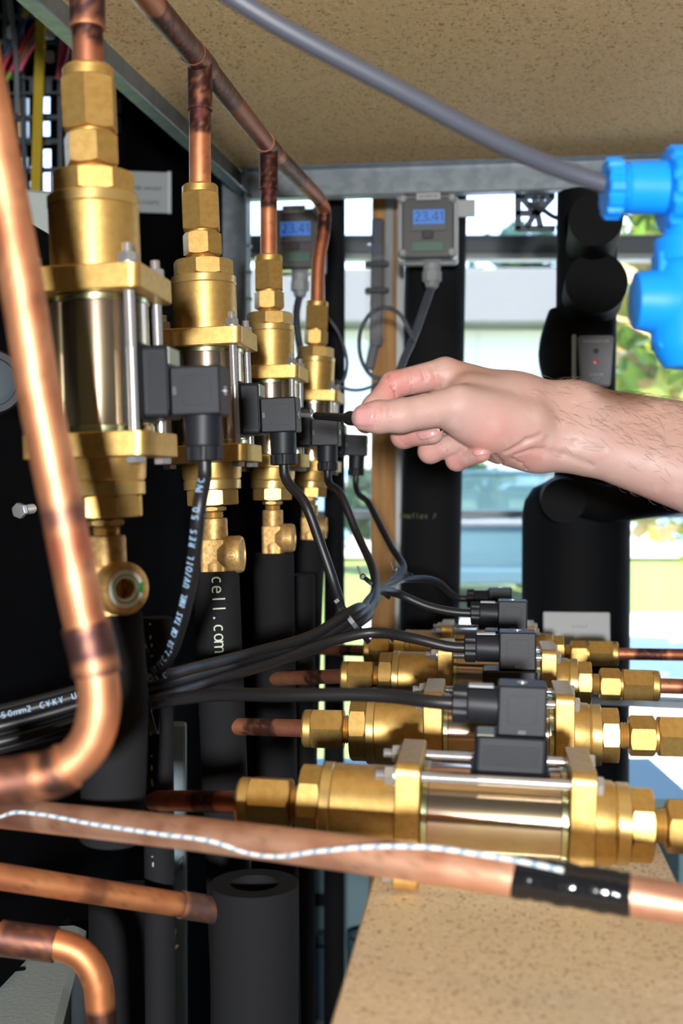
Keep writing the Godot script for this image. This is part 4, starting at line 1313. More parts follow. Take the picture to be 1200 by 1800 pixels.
	part("lid_seam", bar(Vector3(-0.24, H - 0.4295, 0.07), Vector3(0.24, H - 0.4295, -0.07), 0.003, 0.003), M.black_panel, hs)


func middle_back() -> void:
	# transmitters
	var spots := [[752.0, 402.0, 1.93, 1.0, "grey transmitter box with lit blue display beside the thick black riser"], [519.0, 422.0, 2.0, 0.85, "grey transmitter box with blue display half hidden behind copper drops"]]
	for s in spots:
		var c := P(s[0], s[1], s[2])
		var t := thing("transmitter", s[4], "transmitter", c, Basis(Vector3.UP, YAW), "display transmitters on the back rail")
		var k: float = s[3]
		part("back_box", mbox(Vector3(0, 0, -0.022), Vector3(0.096, 0.108, 0.03), 0.004), M.white_plastic, t)
		if s[0] > 700: part("plate", mbox(Vector3(0.050, 0.040, -0.040), Vector3(0.05, 0.028, 0.006), 0.001), M.label_white, t)
		part("inner_panel", mbox(Vector3(0, 0, 0.0), Vector3(0.084, 0.098, 0.016), 0.003), M.dark_grey_plastic, t)
		var d := part("display", mbox(Vector3(0.002, 0.012, 0.010), Vector3(0.056, 0.036, 0.006), 0.001), M.frame_dark, t)
		part("screen", mbox(Vector3(0.002, 0.016, 0.0135), Vector3(0.050, 0.023, 0.002), 0.0003), M.lcd, d)
		lettering("23.41", 0.020, M.lcd_print, d, Transform3D(Basis(), Vector3(0.004, 0.016, 0.0147)), "digits")
		part("knob", mbox(Vector3(0.0, -0.012, 0.012), Vector3(0.018, 0.014, 0.006), 0.002), M.black_plastic, t)
		part("circuit_strip", mbox(Vector3(0, -0.030, 0.009), Vector3(0.052, 0.016, 0.003), 0.001), M.pcb_green, t)
		part("cover", mbox(Vector3(0, 0, 0.010), Vector3(0.094, 0.106, 0.034), 0.004), M.clear_plastic, t)
		var tag := part("tag", mbox(Vector3(0.002, 0.045, 0.0280), Vector3(0.038, 0.011, 0.001), 0.0003), M.label_white, t)
		lettering("SE 2007 02", 0.006, M.print_dark, tag, Transform3D(Basis(), Vector3(0.002, 0.045, 0.0286)))
		for sx in [-1, 1]:
			for sy in [-1, 1]:
				var q := MB.new()
				q.xf = Transform3D(Basis(Vector3(1, 0, 0), Vector3(0, 0, 1), Vector3(0, -1, 0)), Vector3(sx * 0.039, sy * 0.043, 0.026))
				q.lathe([Vector2(0.006, -0.02), Vector2(0.006, 0.001), Vector2(0.004, 0.003), Vector2(0.0005, 0.003)], 16)
				part("cover_screw", q, M.grey_plastic, t)
		var g := MB.new()
		g.xf = Transform3D(Basis(Vector3(1, 0, 0), PI), Vector3(0.006, -0.054, -0.01))
		g.lathe([Vector2(0.014, 0), Vector2(0.014, 0.012)], 24)
		g.nut(6, 0.0135, 0.012, 0.030)
		g.lathe([Vector2(0.0115, 0.030), Vector2(0.010, 0.038), Vector2(0.006, 0.041)], 24)
		part("gland", g, M.grey_plastic, t)
		var w := MB.new(); w.xf = t.transform.affine_inverse()
		var st: Vector3 = t.transform * Vector3(0.006, -0.09, -0.01)
		if s[0] > 700: w.tube(curve([st, P(744, 545, 1.93), P(728, 590, 1.92), P(712, 625, 1.9), P(690, 672, 1.88), P(655, 690, 1.86)], 0.006), 0.0062, 12)
		else: w.tube(curve([st, P(522, 540, 2.0), P(530, 640, 2.0), P(532, 760, 2.0), P(530, 900, 2.0)], 0.006), 0.0062, 12)
		part("cable", w, M.cable_grey, t, 60.0)
	# loops of thin grey wire
	var loops := [[[726, 598], [716, 575], [700, 550], [678, 541], [655, 548], [638, 570], [631, 605], [638, 640], [655, 662], [690, 665]], [[575, 556], [592, 580], [606, 615], [610, 640], [598, 672], [586, 668], [600, 680], [625, 686], [652, 680], [672, 668]]]
	for i in 2:
		var l := []
		for k in loops[i].size(): l.append(P(loops[i][k][0], loops[i][k][1], 1.86 + 0.004 * (k % 2) + i * 0.03))
		var q := MB.new()
		q.tube(curve(l, 0.005), 0.0032 if i == 0 else 0.0024, 10)
		solo("wire_loop", q, M.cable_grey, ["round loop of grey wire in front of the wooden post", "thin dark grey wire arching beside the last upright sensor"][i], "wire", "", 60.0)
	solo("back_panel", mbox(P(470, 1200, 1.93) * Vector3(1, 0, 1) + Vector3(0, (H + 0.19) / 2 + 0.001, 0), Vector3(0.155, H + 0.19, 0.012), 0.001, Basis(Vector3.UP, YAW)), M.black_panel, "narrow black back panel behind the far upright sensors", "panel")
	var wp := thing("wooden_post", "brown wooden post with a white edge strip before the window", "post", P(669, 700, 2.335) * Vector3(1, 0, 1))
	var wtop: float = P(669, 345, 2.30).y
	part("timber", bar(Vector3(0, 0.001, 0), Vector3(0.006, wtop, 0), 0.046, 0.04, Vector3(0, 0, 1)), M.wood, wp)
	part("edge_strip", bar(Vector3(0.032, 0.001, -0.004), Vector3(0.038, wtop, -0.004), 0.016, 0.03, Vector3(0, 0, 1)), M.frame_white, wp)
	# probe in its clear sleeve on the post
	var pr := thing("duct_probe", "dark grey probe in a clear sleeve fixed to the wooden post", "probe", P(664, 480, 2.30))
	var pat := -pr.position
	part("rod", bar(P(664, 385, 2.30) + pat, P(660, 610, 2.30) + pat, 0.024, 0.016, Vector3(0, 0, 1), 0.003), M.cable_grey, pr)
	part("tip", bar(P(659, 600, 2.30) + pat, P(648, 650, 2.30) + pat, 0.018, 0.014, Vector3(0, 0, 1), 0.003), M.cable_grey, pr)
	part("sleeve", bar(P(664, 430, 2.30) + pat, P(659, 602, 2.30) + pat, 0.040, 0.030, Vector3(0, 0, 1), 0.003), M.clear_plastic, pr)
	part("side_strip", bar(P(684, 350, 2.30) + pat, P(682, 540, 2.30) + pat, 0.016, 0.012, Vector3(0, 0, 1), 0.002), M.grey_plastic, pr)
	for k in 2:
		part("clamp", mbox(P(662, [466, 512][k], 2.295) + pat, Vector3(0.046, 0.010, 0.03), 0.002), M.dark_grey_plastic, pr)
	# perforated metal bracket at the transom
	var br := thing("pierced_bracket", "dark pierced metal bracket under the back rail", "bracket", P(938, 385, 2.03))
	var bat := -br.position
	for l in [[[905, 345], [975, 345]], [[905, 402], [975, 402]], [[910, 340], [910, 405]], [[938, 345], [950, 402]], [[955, 345], [925, 402]], [[915, 345], [940, 375]], [[972, 345], [940, 380]], [[905, 375], [940, 375]], [[912, 345], [912, 318]], [[968, 345], [968, 318]]]:
		part("strut", bar(P(l[0][0], l[0][1], 2.03) + bat, P(l[1][0], l[1][1], 2.03) + bat, 0.010, 0.006, Vector3(0, 0, 1)), M.frame_dark, br)
	var q := MB.new(); q.xf.origin = bat
	q.tube(curve([P(930, 358, 2.02), P(955, 370, 2.0), P(975, 382, 1.96), P(1005, 386, 1.92)], 0.01), 0.004, 10)
	part("wire", q, M.cable_grey, br, 60.0)
	# teal cabinet with beakers
	var cb := thing("teal_cabinet", "teal grey open cabinet low behind the foam risers", "cabinet", Vector3(0.26, 0, -2.56))
	part("back", mbox(Vector3(0, 0.36, -0.16), Vector3(0.86, 0.68, 0.02), 0.002), M.cabinet_teal, cb)
	part("side", mbox(Vector3(-0.43, 0.36, 0), Vector3(0.02, 0.68, 0.34), 0.002), M.cabinet_teal, cb)
	part("side", mbox(Vector3(0.43, 0.36, 0), Vector3(0.02, 0.68, 0.34), 0.002), M.cabinet_teal, cb)
	part("top", mbox(Vector3(0, 0.71, 0), Vector3(0.90, 0.02, 0.36), 0.002), M.cabinet_teal, cb)
	part("shelf", mbox(Vector3(0, 0.215, 0.0), Vector3(0.84, 0.015, 0.33), 0.002), M.white_plastic, cb)
	part("plinth", mbox(Vector3(0, 0.04, -0.02), Vector3(0.86, 0.07, 0.28), 0.002), M.frame_dark, cb)
	part("label_holder", mbox(P(573, 1582, 2.70) - cb.position, Vector3(0.055, 0.028, 0.006), 0.001), M.black_plastic, cb)
	for k in 2:
		var u := MB.new()
		u.lathe([Vector2(0.030, 0), Vector2(0.036, 0.004), Vector2(0.040, 0.15), Vector2(0.040, 0.155), Vector2(0.036, 0.155), Vector2(0.033, 0.012), Vector2(0.002, 0.010)], 32)
		var o := solo("beaker", u, M.cup_blue, ["blue grey beaker on the cabinet shelf beside the black riser", "blue grey beaker on the cabinet shelf beside the chipboard"][k], "beaker", "beakers on the cabinet shelf")
		o.position = Vector3(P([570, 642][k], 1700, 2.52).x, 0.2235, -2.52 - 0.03 * k)


func block() -> void:
	var a := P(664, 1590, 0.752)
	var d := Vector3(-sin(-YAW), 0, cos(YAW))        # towards the viewer along the rig
	var q := MB.new()
	var y: float = (W[0] * Vector3(-0.0378, -0.06, 0)).y
	var pts := []
	var w := 0.182
	for p in [a - d * 0.14, a - d * 0.14 + rig_right * w, a + d * 0.36 + rig_right * w, a + d * 0.36]: pts.append(Vector2(p.x, p.z))
	q.extrude(pts, y - 0.038, y - 0.0005, 0.0012)
	solo("chipboard_block", q, M.chipboard, "bare chipboard shelf board under the nearest lying flow sensor", "board")
	var b := thing("board_bracket", "black steel bracket holding up the chipboard shelf board", "bracket", (a + rig_right * 0.09) * Vector3(1, 0, 1))
	part("leg", bar(Vector3(0, 0.002, 0), Vector3(0, y - 0.0385, 0), 0.04, 0.04, Vector3(0, 0, 1)), M.frame_dark, b)
	part("foot", mbox(Vector3(0, 0.006, 0), Vector3(0.16, 0.01, 0.16), 0.002), M.frame_dark, b)


func blue_valve() -> void:
	var z := 0.60
	var t := thing("blue_valve", "bright blue plastic valve with knurled cable nut above the arm", "valve", P(1180, 450, z))
	var at := -t.position
	var k := z / F
	var side := Basis(Vector3(0, -1, 0), Vector3(1, 0, 0), Vector3(0, 0, 1))
	var q := MB.new()
	q.xf = Transform3D(side, P(1062, 332, z) + at)
	var rg := [[], [], [], []]
	for j in 72:
		var a := -TAU * j / 72
		var r := (53.0 if (j % 6) < 4 else 48.0) * k
		rg[0].append(Vector3(cos(a) * r * 0.93, 0, sin(a) * r * 0.93)); rg[1].append(Vector3(cos(a) * r, 3 * k, sin(a) * r))
		rg[2].append(Vector3(cos(a) * r, 26 * k, sin(a) * r)); rg[3].append(Vector3(cos(a) * r * 0.9, 30 * k, sin(a) * r * 0.9))
	q.rings(rg)
	part("cable_nut", q, M.blue_plastic, t)
	q = MB.new()
	q.xf = Transform3D(side, P(1090, 330, z) + at)
	q.lathe([Vector2(38 * k, 0), Vector2(40 * k, 8 * k), Vector2(45 * k, 12 * k), Vector2(47 * k, 80 * k)], 40)
	part("neck", q, M.blue_plastic, t)
	q = MB.new()
	q.xf = Transform3D(side, P(1166, 335, z) + at)
	rg = [[], [], [], []]
	for j in 96:
		var a := -TAU * j / 96
		var r := (76.0 if (j % 8) < 5 else 72.0) * k
		rg[0].append(Vector3(cos(a) * 68 * k, 0, sin(a) * 68 * k)); rg[1].append(Vector3(cos(a) * r, 6 * k, sin(a) * r))
		rg[2].append(Vector3(cos(a) * r, 110 * k, sin(a) * r)); rg[3].append(Vector3(cos(a) * 66 * k, 116 * k, sin(a) * 66 * k))
	q.rings(rg)
	part("ribbed_body", q, M.blue_plastic, t)
	q = MB.new()
	q.xf = Transform3D(side, P(1275, 335, z) + at)
	q.lathe([Vector2(50 * k, 0), Vector2(50 * k, 60 * k), Vector2(40 * k, 64 * k), Vector2(40 * k, 900 * k)], 36)
	part("outlet_pipe", q, M.blue_plastic, t)
	q = MB.new()
	q.xf = Transform3D(Basis(Vector3.RIGHT, PI), P(1212, 400, z) + at)
	q.lathe([Vector2(46 * k, 0), Vector2(46 * k, 18 * k), Vector2(62 * k, 22 * k), Vector2(62 * k, 60 * k), Vector2(56 * k, 66 * k), Vector2(64 * k, 84 * k), Vector2(66 * k, 200 * k), Vector2(58 * k, 222 * k), Vector2(44 * k, 244 * k), Vector2(10 * k, 250 * k)], 44)
	part("stem_housing", q, M.blue_plastic, t, 30.0)
	q = MB.new()
	q.xf = Transform3D(side, P(1112, 530, z) + at)
	q.lathe([Vector2(40 * k, 0), Vector2(50 * k, 4 * k), Vector2(56 * k, 40 * k), Vector2(58 * k, 60 * k), Vector2(58 * k, 100 * k)], 40)
	part("side_cap", q, M.blue_plastic, t)
	part("rib", mbox(P(1160, 530, z) + at, Vector3(20 * k, 170 * k, 60 * k), 3 * k), M.blue_plastic, t)
	q = MB.new()
	q.tube(curve([P(330, -60, 0.545), P(420, 2, 0.55), P(700, 158, 0.57), P(900, 262, 0.59), P(1000, 303, 0.60), P(1066, 324, 0.603)], 0.006), 0.0046, 18)
	solo("valve_cable", q, M.cable_grey, "thick grey cable crossing below the roof board to the blue valve", "cable", "", 60.0)


# ---------------------------------------------------------------- the arm: bones with radii, joined by smooth minima and meshed as surface nets
var palm := []              # [a, b, ra, rb]
var digits := []            # chains of such bones
var folds := []             # creases: [a, b, width, depth]
var centre := Vector3.ZERO


func bone(a: Array, b: Array, ra: float, rb: float) -> Array:       # pixel, pixel, depth; radii in millimetres
	var p := P(a[0], a[1], a[2]) - centre; var q := P(b[0], b[1], b[2]) - centre
	return [p, q, ra * 0.001, rb * 0.001, (q - p).length_squared()]


func cap(p: Vector3, s: Array) -> float:
	var d: Vector3 = s[1] - s[0]
	var h := clampf((p - s[0]).dot(d) / s[4], 0.0, 1.0)
	return p.distance_to(s[0] + d * h) - lerpf(s[2], s[3], h)


func smin(a: float, b: float, k: float) -> float:
	var h := maxf(k - absf(a - b), 0.0) / k
	return minf(a, b) - h * h * k * 0.25


func arm_field(p: Vector3) -> float:
	var d := 1.0
	for s in palm: d = smin(d, cap(p, s), 0.016)
	for c in digits:
		if p.distance_squared_to(c[2]) > c[3]: continue
		var e := 1.0
		for s in c[1]: e = smin(e, cap(p, s), 0.004)
		d = smin(d, e, c[0])
	if d < 0.006:
		for f in folds:
			var dd: Vector3 = f[1] - f[0]
			var h := clampf((p - f[0]).dot(dd) / f[4], 0.0, 1.0)
			var r: float = p.distance_to(f[0] + dd * h) / f[2]
			if r < 2.5: d += f[3] * exp(-r * r)
	return d


func fold(pts: Array, width: float, depth: float) -> void:      # a crease drawn through pixels, laid on the skin
	var w := []
	for q in pts: w.append(on_skin(q[0], q[1]))
	for i in w.size() - 1: folds.append([w[i], w[i + 1], width * 0.001, depth * 0.001, w[i].distance_squared_to(w[i + 1]) + 1e-9])


func on_skin(px: float, py: float) -> Vector3:      # where a pixel's ray meets the arm
	var a := P(px, py, 0.80); var b := P(px, py, 1.08)
	var dir := (b - a).normalized()
	var t := 0.0
	for i in 60:
		var d := arm_field(a + dir * t - centre)
		if d < 0.0002: break
		t += maxf(d * 0.9, 0.0002)
		if t > 0.3: break
	return a + dir * t - centre


func skin_tone(p: Vector3, rosy_and_shade_spots: Array) -> Color:  # spots hold rosy skin and the shade painted on the arm
	var base := Color(0.575, 0.375, 0.325)
	var n := noise.get_noise_3d(p.x * 120, p.y * 120, p.z * 120)
	var n2 := noise.get_noise_3d(p.x * 420 + 7, p.y * 420, p.z * 420)
	var c := base.lerp(Color(0.54, 0.30, 0.245), clampf(0.4 + n * 1.2, 0, 1) * 0.6)
	for s in rosy_and_shade_spots:
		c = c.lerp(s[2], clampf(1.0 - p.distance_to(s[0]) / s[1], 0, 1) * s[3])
	c = c.lerp(Color(0.63, 0.44, 0.38), clampf(n2 * 1.3 - 0.25, 0, 0.5))
	return c


func surface_nets(lo: Vector3, hi: Vector3, cell: float, tint: Callable) -> ArrayMesh:
	var n := Vector3i(((hi - lo) / cell).ceil()) + Vector3i.ONE
	var grid := PackedFloat32Array()
	grid.resize(n.x * n.y * n.z)
	grid.fill(1.0)
	var st := 4
	var far := cell * st * 0.87 + 0.002
	for bx in range(0, n.x, st):
		for by in range(0, n.y, st):
			for bz in range(0, n.z, st):
				var m := lo + Vector3(bx + st * 0.5, by + st * 0.5, bz + st * 0.5) * cell
				var dm := arm_field(m)
				var inside := absf(dm) > far
				for x in range(bx, mini(bx + st, n.x)):
					for y in range(by, mini(by + st, n.y)):
						for z in range(bz, mini(bz + st, n.z)):
							grid[(x * n.y + y) * n.z + z] = dm if inside else arm_field(lo + Vector3(x, y, z) * cell)
	var idx := PackedInt32Array(); idx.resize(grid.size()); idx.fill(-1)
	var vs := PackedVector3Array(); var ns := PackedVector3Array(); var cs := PackedColorArray()
	var tris := PackedInt32Array()
	var off := [0, n.y * n.z, n.z, n.y * n.z + n.z, 1, n.y * n.z + 1, n.z + 1, n.y * n.z + n.z + 1]
	var pos := [Vector3(0, 0, 0), Vector3(1, 0, 0), Vector3(0, 1, 0), Vector3(1, 1, 0), Vector3(0, 0, 1), Vector3(1, 0, 1), Vector3(0, 1, 1), Vector3(1, 1, 1)]
	var ed := [[0, 1], [2, 3], [4, 5], [6, 7], [0, 2], [1, 3], [4, 6], [5, 7], [0, 4], [1, 5], [2, 6], [3, 7]]
	for x in n.x - 1:
		for y in n.y - 1:
			for z in n.z - 1:
				var b := (x * n.y + y) * n.z + z
				var mask := 0
				for k in 8:
					if grid[b + off[k]] < 0: mask |= 1 << k
				if mask == 0 or mask == 255: continue
				var sum := Vector3.ZERO; var cnt := 0
				for e in ed:
					var a0: float = grid[b + off[e[0]]]; var a1: float = grid[b + off[e[1]]]
					if (a0 < 0) != (a1 < 0):
						sum += (pos[e[0]] as Vector3).lerp(pos[e[1]], a0 / (a0 - a1)); cnt += 1
				var p := lo + (Vector3(x, y, z) + sum / cnt) * cell
				idx[b] = vs.size()
				var h := 0.0008
				var g := Vector3(arm_field(p + Vector3(h, 0, 0)) - arm_field(p - Vector3(h, 0, 0)), arm_field(p + Vector3(0, h, 0)) - arm_field(p - Vector3(0, h, 0)), arm_field(p + Vector3(0, 0, h)) - arm_field(p - Vector3(0, 0, h)))
				g = g.normalized()
				p -= g * arm_field(p)
				vs.append(p); ns.append(g); cs.append(tint.call(p))
	var sx := n.y * n.z; var sy := n.z
	for x in range(1, n.x - 1):
		for y in range(1, n.y - 1):
			for z in range(1, n.z - 1):
				var b := (x * n.y + y) * n.z + z
				if idx[b] < 0 and idx[b - sx] < 0 and idx[b - sy] < 0 and idx[b - 1] < 0: continue
				var s0 := grid[b] < 0
				for ax in 3:
					var o: int = [sx, sy, 1][ax]
					if (grid[b + o] < 0) == s0: continue
					var u: int = [sy, 1, sx][ax]; var w: int = [1, sx, sy][ax]
					var q0 := idx[b]; var q1 := idx[b - u]; var q2 := idx[b - u - w]; var q3 := idx[b - w]
					if q0 < 0 or q1 < 0 or q2 < 0 or q3 < 0: continue
					if s0: tris.append_array([q0, q2, q1, q0, q3, q2])
					else: tris.append_array([q0, q1, q2, q0, q2, q3])
	# keep the turning that agrees with the normals (clockwise from outside)
	for i in range(0, tris.size(), 3):
		var a := vs[tris[i]]; var nn := (vs[tris[i + 1]] - a).cross(vs[tris[i + 2]] - a)
		if nn.dot(ns[tris[i]]) > 0:
			var k := tris[i + 1]; tris[i + 1] = tris[i + 2]; tris[i + 2] = k
	var arr := []
	arr.resize(Mesh.ARRAY_MAX)
	arr[Mesh.ARRAY_VERTEX] = vs; arr[Mesh.ARRAY_NORMAL] = ns; arr[Mesh.ARRAY_COLOR] = cs; arr[Mesh.ARRAY_INDEX] = tris
	var m := ArrayMesh.new()
	m.add_surface_from_arrays(Mesh.PRIMITIVE_TRIANGLES, arr)
	return m


func nail(outline: Array, parent: Node3D, called: String) -> void:     # four corner pixels: root, root, tip, tip
	var n := 10
	var gridp := []
	for i in n + 1:
		var row := []
		for j in n + 1:
			var u := float(i) / n; var v := float(j) / n
			# round the outline: squeeze the ends
			var w := 1.0 - 0.16 * pow(absf(u * 2 - 1), 4.0)
			var vv := 0.5 + (v - 0.5) * w
			var a: Vector2 = (outline[0] as Vector2).lerp(outline[3], u); var b: Vector2 = (outline[1] as Vector2).lerp(outline[2], u)
			var bulge := (outline[3] - outline[0] as Vector2) * 0.10 * (1.0 - pow(v * 2 - 1, 2.0)) * (2 * u - 1)
			var px: Vector2 = a.lerp(b, vv) + bulge
			row.append(on_skin(px.x, px.y))
		gridp.append(row)
	var q := MB.new()
	var nm: Vector3 = (gridp[n][n / 2] - gridp[0][n / 2]).cross(gridp[n / 2][n] - gridp[n / 2][0]).normalized()
	if nm.z < 0: nm = -nm
	for i in n + 1:
		for j in n + 1:
			var edge := minf(minf(i, n - i), minf(j, n - j))
			gridp[i][j] += nm * (0.0008 if edge > 0 else -0.0003)
	for i in n:
		for j in n:
			var a: Vector3 = gridp[i][j]; var b: Vector3 = gridp[i + 1][j]; var c: Vector3 = gridp[i + 1][j + 1]; var d: Vector3 = gridp[i][j + 1]
			if (b - a).cross(c - a).dot(nm) > 0: q.quad(a, b, c, d)
			else: q.quad(a, d, c, b)
	part(called, q, M.nail, parent, 70.0)


func arm() -> void:
	centre = P(930, 745, 0.94)
	var t := thing("person", "bare hairy forearm and hand of a person turning a small black screwdriver", "person", centre)
	# palm, wrist and forearm
	palm = [
		bone([782, 656, 0.955], [900, 700, 0.965], 12.5, 18.0),      # index ray
		bone([800, 690, 0.965], [905, 720, 0.970], 13.0, 17.0),      # middle ray
		bone([815, 725, 0.965], [905, 745, 0.970], 12.5, 16.0),
		bone([835, 760, 0.960], [915, 775, 0.965], 12.0, 15.5),
		bone([826, 722, 0.922], [925, 750, 0.934], 17.0, 20.0),      # ball of the thumb
		bone([828, 742, 0.924], [890, 762, 0.930], 11.5, 15.0),
		bone([870, 755, 0.930], [950, 770, 0.945], 15.5, 18.0),
		bone([775, 738, 0.958], [840, 765, 0.955], 13.0, 15.0),      # hollow of the palm behind the curled fingers
		bone([800, 732, 0.914], [850, 752, 0.922], 11.0, 14.0),
		bone([828, 692, 0.938], [910, 712, 0.945], 15.0, 19.0),      # web between thumb and forefinger
		bone([885, 785, 0.945], [945, 795, 0.945], 12.0, 13.5),      # heel of the hand
		bone([905, 706, 0.955], [1010, 722, 0.955], 20.0, 20.5),     # wrist, upper
		bone([945, 772, 0.945], [1020, 780, 0.945], 20.0, 20.5),     # wrist, lower
		bone([1010, 722, 0.955], [1420, 822, 0.965], 20.5, 38.0),
		bone([1020, 780, 0.945], [1420, 895, 0.950], 20.5, 40.0),
	]
	digits = [
		[0.007, [bone([925, 748, 0.930], [806, 712, 0.912], 18.0, 15.0), bone([806, 712, 0.912], [704, 731, 0.902], 15.0, 12.6), bone([704, 731, 0.902], [664, 733, 0.900], 12.6, 12.2), bone([664, 733, 0.900], [641, 734, 0.901], 12.0, 10.2)]],   # thumb
		[0.003, [bone([782, 656, 0.955], [692, 676, 0.950], 12.5, 10.6), bone([692, 676, 0.950], [657, 716, 0.940], 10.4, 9.2), bone([657, 716, 0.940], [643, 744, 0.932], 9.2, 8.2)]],       # index
		[0.002, [bone([800, 690, 0.965], [722, 735, 0.975], 12.0, 10.5), bone([722, 735, 0.975], [709, 766, 0.946], 10.3, 9.8), bone([709, 766, 0.946], [760, 762, 0.926], 9.6, 8.4)]],
		[0.002, [bone([815, 725, 0.965], [758, 770, 0.978], 12.0, 10.0), bone([758, 770, 0.978], [756, 793, 0.948], 10.0, 9.4), bone([756, 793, 0.948], [814, 776, 0.932], 9.3, 8.4)]],
		[0.002, [bone([835, 760, 0.960], [800, 795, 0.975], 11.0, 9.5), bone([800, 795, 0.975], [803, 808, 0.944], 9.2, 8.6), bone([803, 808, 0.944], [846, 796, 0.922], 8.5, 7.4)]],
	]
	for c in digits:                 # a ball round each digit, to skip it from afar
		var mid := Vector3.ZERO; var far := 0.0
		for s in c[1]: mid += (s[0] + s[1]) * 0.5 / c[1].size()
		for s in c[1]: far = maxf(far, maxf(mid.distance_to(s[0]), mid.distance_to(s[1])))
		c.append(mid); c.append(pow(far + 0.034, 2.0))
	folds = []
	fold([[678, 658], [688, 676], [697, 696]], 1.3, 1.6)               # index, inner joint
	fold([[719, 648], [722, 670], [725, 690]], 1.2, 1.1)
	fold([[738, 646], [747, 666], [753, 690]], 1.6, 1.0)
	fold([[758, 644], [766, 664], [772, 684]], 1.8, 1.0)
	fold([[659, 714], [661, 733], [659, 753]], 0.7, 0.7)               # root of the thumb nail
	fold([[684, 712], [686, 732]], 1.0, 0.5)                           # thumb knuckle
	fold([[672, 715], [675, 735]], 1.0, 0.4)
	fold([[890, 795], [925, 775], [950, 765]], 2.2, 1.8)               # wrist
	fold([[905, 800], [930, 792], [955, 790]], 1.6, 1.2)
	fold([[868, 800], [880, 812], [893, 822]], 1.6, 2.2)
	fold([[898, 806], [915, 815], [925, 826]], 1.4, 1.4)
	fold([[700, 768], [712, 782]], 0.9, 0.4)
	fold([[770, 780], [784, 792]], 0.9, 0.5)
	fold([[812, 795], [820, 806]], 0.9, 0.4)
	fold([[940, 790], [990, 800], [1040, 818]], 3.0, 1.4)              # sinews
	fold([[960, 772], [1010, 778], [1060, 790]], 3.0, 1.0)
	var rosy := Color(0.62, 0.24, 0.21)
	var top_shade := Color(0.46, 0.25, 0.17)  # shade painted into the skin along the arm's upper edge
	var spots := []
	for s in [[645, 735, 0.014, 0.6], [690, 690, 0.02, 0.6], [690, 675, 0.018, 0.9], [700, 655, 0.02, 0.6], [860, 770, 0.03, 0.35], [940, 810, 0.03, 0.35], [655, 712, 0.014, 0.7], [712, 772, 0.018, 0.8], [755, 795, 0.016, 0.6], [800, 812, 0.016, 0.7], [735, 668, 0.016, 0.7], [765, 668, 0.012, 0.6], [840, 790, 0.012, 0.7], [690, 728, 0.010, 0.4], [880, 765, 0.028, 0.25], [920, 800, 0.02, 0.3]]:
		spots.append([on_skin(s[0], s[1]), s[2], rosy, s[3]])
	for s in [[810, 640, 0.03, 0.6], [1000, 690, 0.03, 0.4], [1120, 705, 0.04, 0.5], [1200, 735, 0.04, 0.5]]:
		spots.append([on_skin(s[0], s[1] + 14), s[2], top_shade, s[3]])
	var lo := P(612, 1000, 0.93) - centre; var hi := P(1450, 600, 0.93) - centre
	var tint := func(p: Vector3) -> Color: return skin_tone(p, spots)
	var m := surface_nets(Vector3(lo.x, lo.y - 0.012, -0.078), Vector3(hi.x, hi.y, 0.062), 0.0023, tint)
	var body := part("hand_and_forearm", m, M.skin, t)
	body.set_meta("label", "pale skin with rosy knuckles")
	nail([Vector2(657, 713), Vector2(657, 752), Vector2(622, 750), Vector2(624, 716)], t, "thumb_nail")
	nail([Vector2(731, 758), Vector2(740, 776), Vector2(772, 766), Vector2(768, 755)], t, "fingernail")
	nail([Vector2(829, 791), Vector2(834, 803), Vector2(858, 799), Vector2(855, 790)], t, "fingernail")
	# hair on the forearm
	var a := m.surface_get_arrays(0)
	var vs: PackedVector3Array = a[Mesh.ARRAY_VERTEX]; var ns: PackedVector3Array = a[Mesh.ARRAY_NORMAL]
	var r := RandomNumberGenerator.new(); r.seed = 19
	var q := MB.new()
	var made := 0
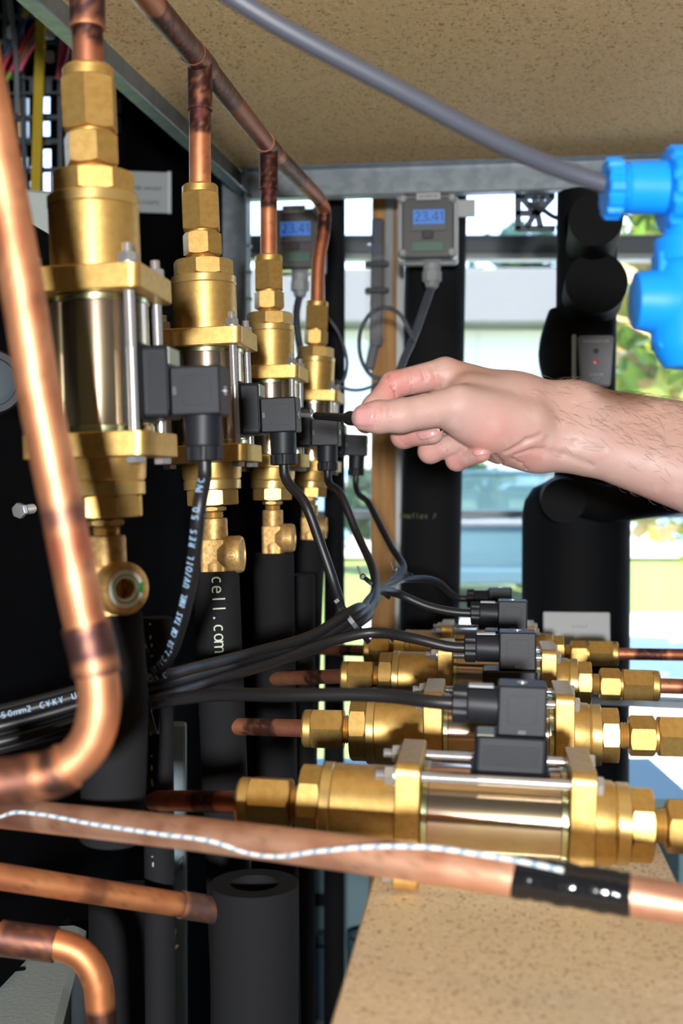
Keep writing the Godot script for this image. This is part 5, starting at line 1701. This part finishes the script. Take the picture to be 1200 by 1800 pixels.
	for tries in 9000:
		var i := r.randi_range(0, vs.size() - 1)
		var p := vs[i]; var nn := ns[i]
		var start := P(905, 700, 0.94).x - centre.x
		if p.x < start or nn.z < -0.35: continue
		var w := clampf((p.x - start) / 0.10, 0.05, 1.0) * clampf(nn.y * 0.9 + 0.35, 0.06, 1.0)
		if r.randf() > w: continue
		var dir := Vector3(0.8, -0.55 + r.randfn() * 0.35, r.randfn() * 0.35)
		dir = (dir - nn * dir.dot(nn)).normalized()
		var l := r.randf_range(0.006, 0.015)
		var bend := nn.cross(dir) * r.randf_range(-0.4, 0.4)
		var pts := []
		for k in 4:
			var u := k / 3.0
			pts.append(p + nn * (0.0001 + 0.0022 * sin(u * PI * 0.7)) + dir * l * u + bend * l * u * u)
		q.tube(pts, [0.000075, 0.00007, 0.00006, 0.00003], 3, null, false)
		made += 1
		if made >= 900: break
	var hair := part("arm_hair", q, M.hair, t, 80.0)
	hair.set_meta("kind", "stuff")
	# the screwdriver between thumb and forefinger
	var tip: Vector3 = V[1] * Vector3(0.0756, -0.0725, 0)
	var grip := P(645, 737, 0.924)
	var sd := thing("screwdriver", "small black precision screwdriver with bright blade held in the hand", "screwdriver", grip)
	var ax := (grip - tip).normalized()
	var L := grip.distance_to(tip)
	var fb := sensor_basis(tip - grip, Vector3(0, 0, 1))
	sd.basis = fb
	q = MB.new()
	q.lathe([Vector2(0.0019, L * 0.62), Vector2(0.0019, L - 0.004), Vector2(0.0012, L - 0.001)], 16)
	q.box(Vector3(0, L - 0.001, 0), Vector3(0.0026, 0.006, 0.0008), 0.0002)
	q.lathe([Vector2(0.0019, L * 0.75), Vector2(0.0026, L * 0.755), Vector2(0.0026, L * 0.79), Vector2(0.0019, L * 0.795)], 16)
	part("blade", q, M.bolt_steel, sd)
	q = MB.new()
	q.lathe([Vector2(0.0034, L * 0.28), Vector2(0.0034, L * 0.715), Vector2(0.0028, L * 0.735), Vector2(0.0012, L * 0.737)], 24)
	part("shaft", q, M.tape_plain, sd)
	q = MB.new()
	q.lathe([Vector2(0.0030, -0.010), Vector2(0.0052, -0.008), Vector2(0.0052, L * 0.12), Vector2(0.0060, L * 0.17), Vector2(0.0058, L * 0.24), Vector2(0.0036, L * 0.31)], 28)
	part("handle", q, M.black_rubber, sd)


func _ready() -> void:
	rng.seed = 1
	materials()
	mat("tape_plain", Color(0.010, 0.010, 0.011), 0.15)
	view_and_light()
	room()
	outside()
	sensors()
	frame()
	block()
	pipes()
	foams()
	right_pipes()
	left_side()
	middle_back()
	blue_valve()
	cables()
	arm()
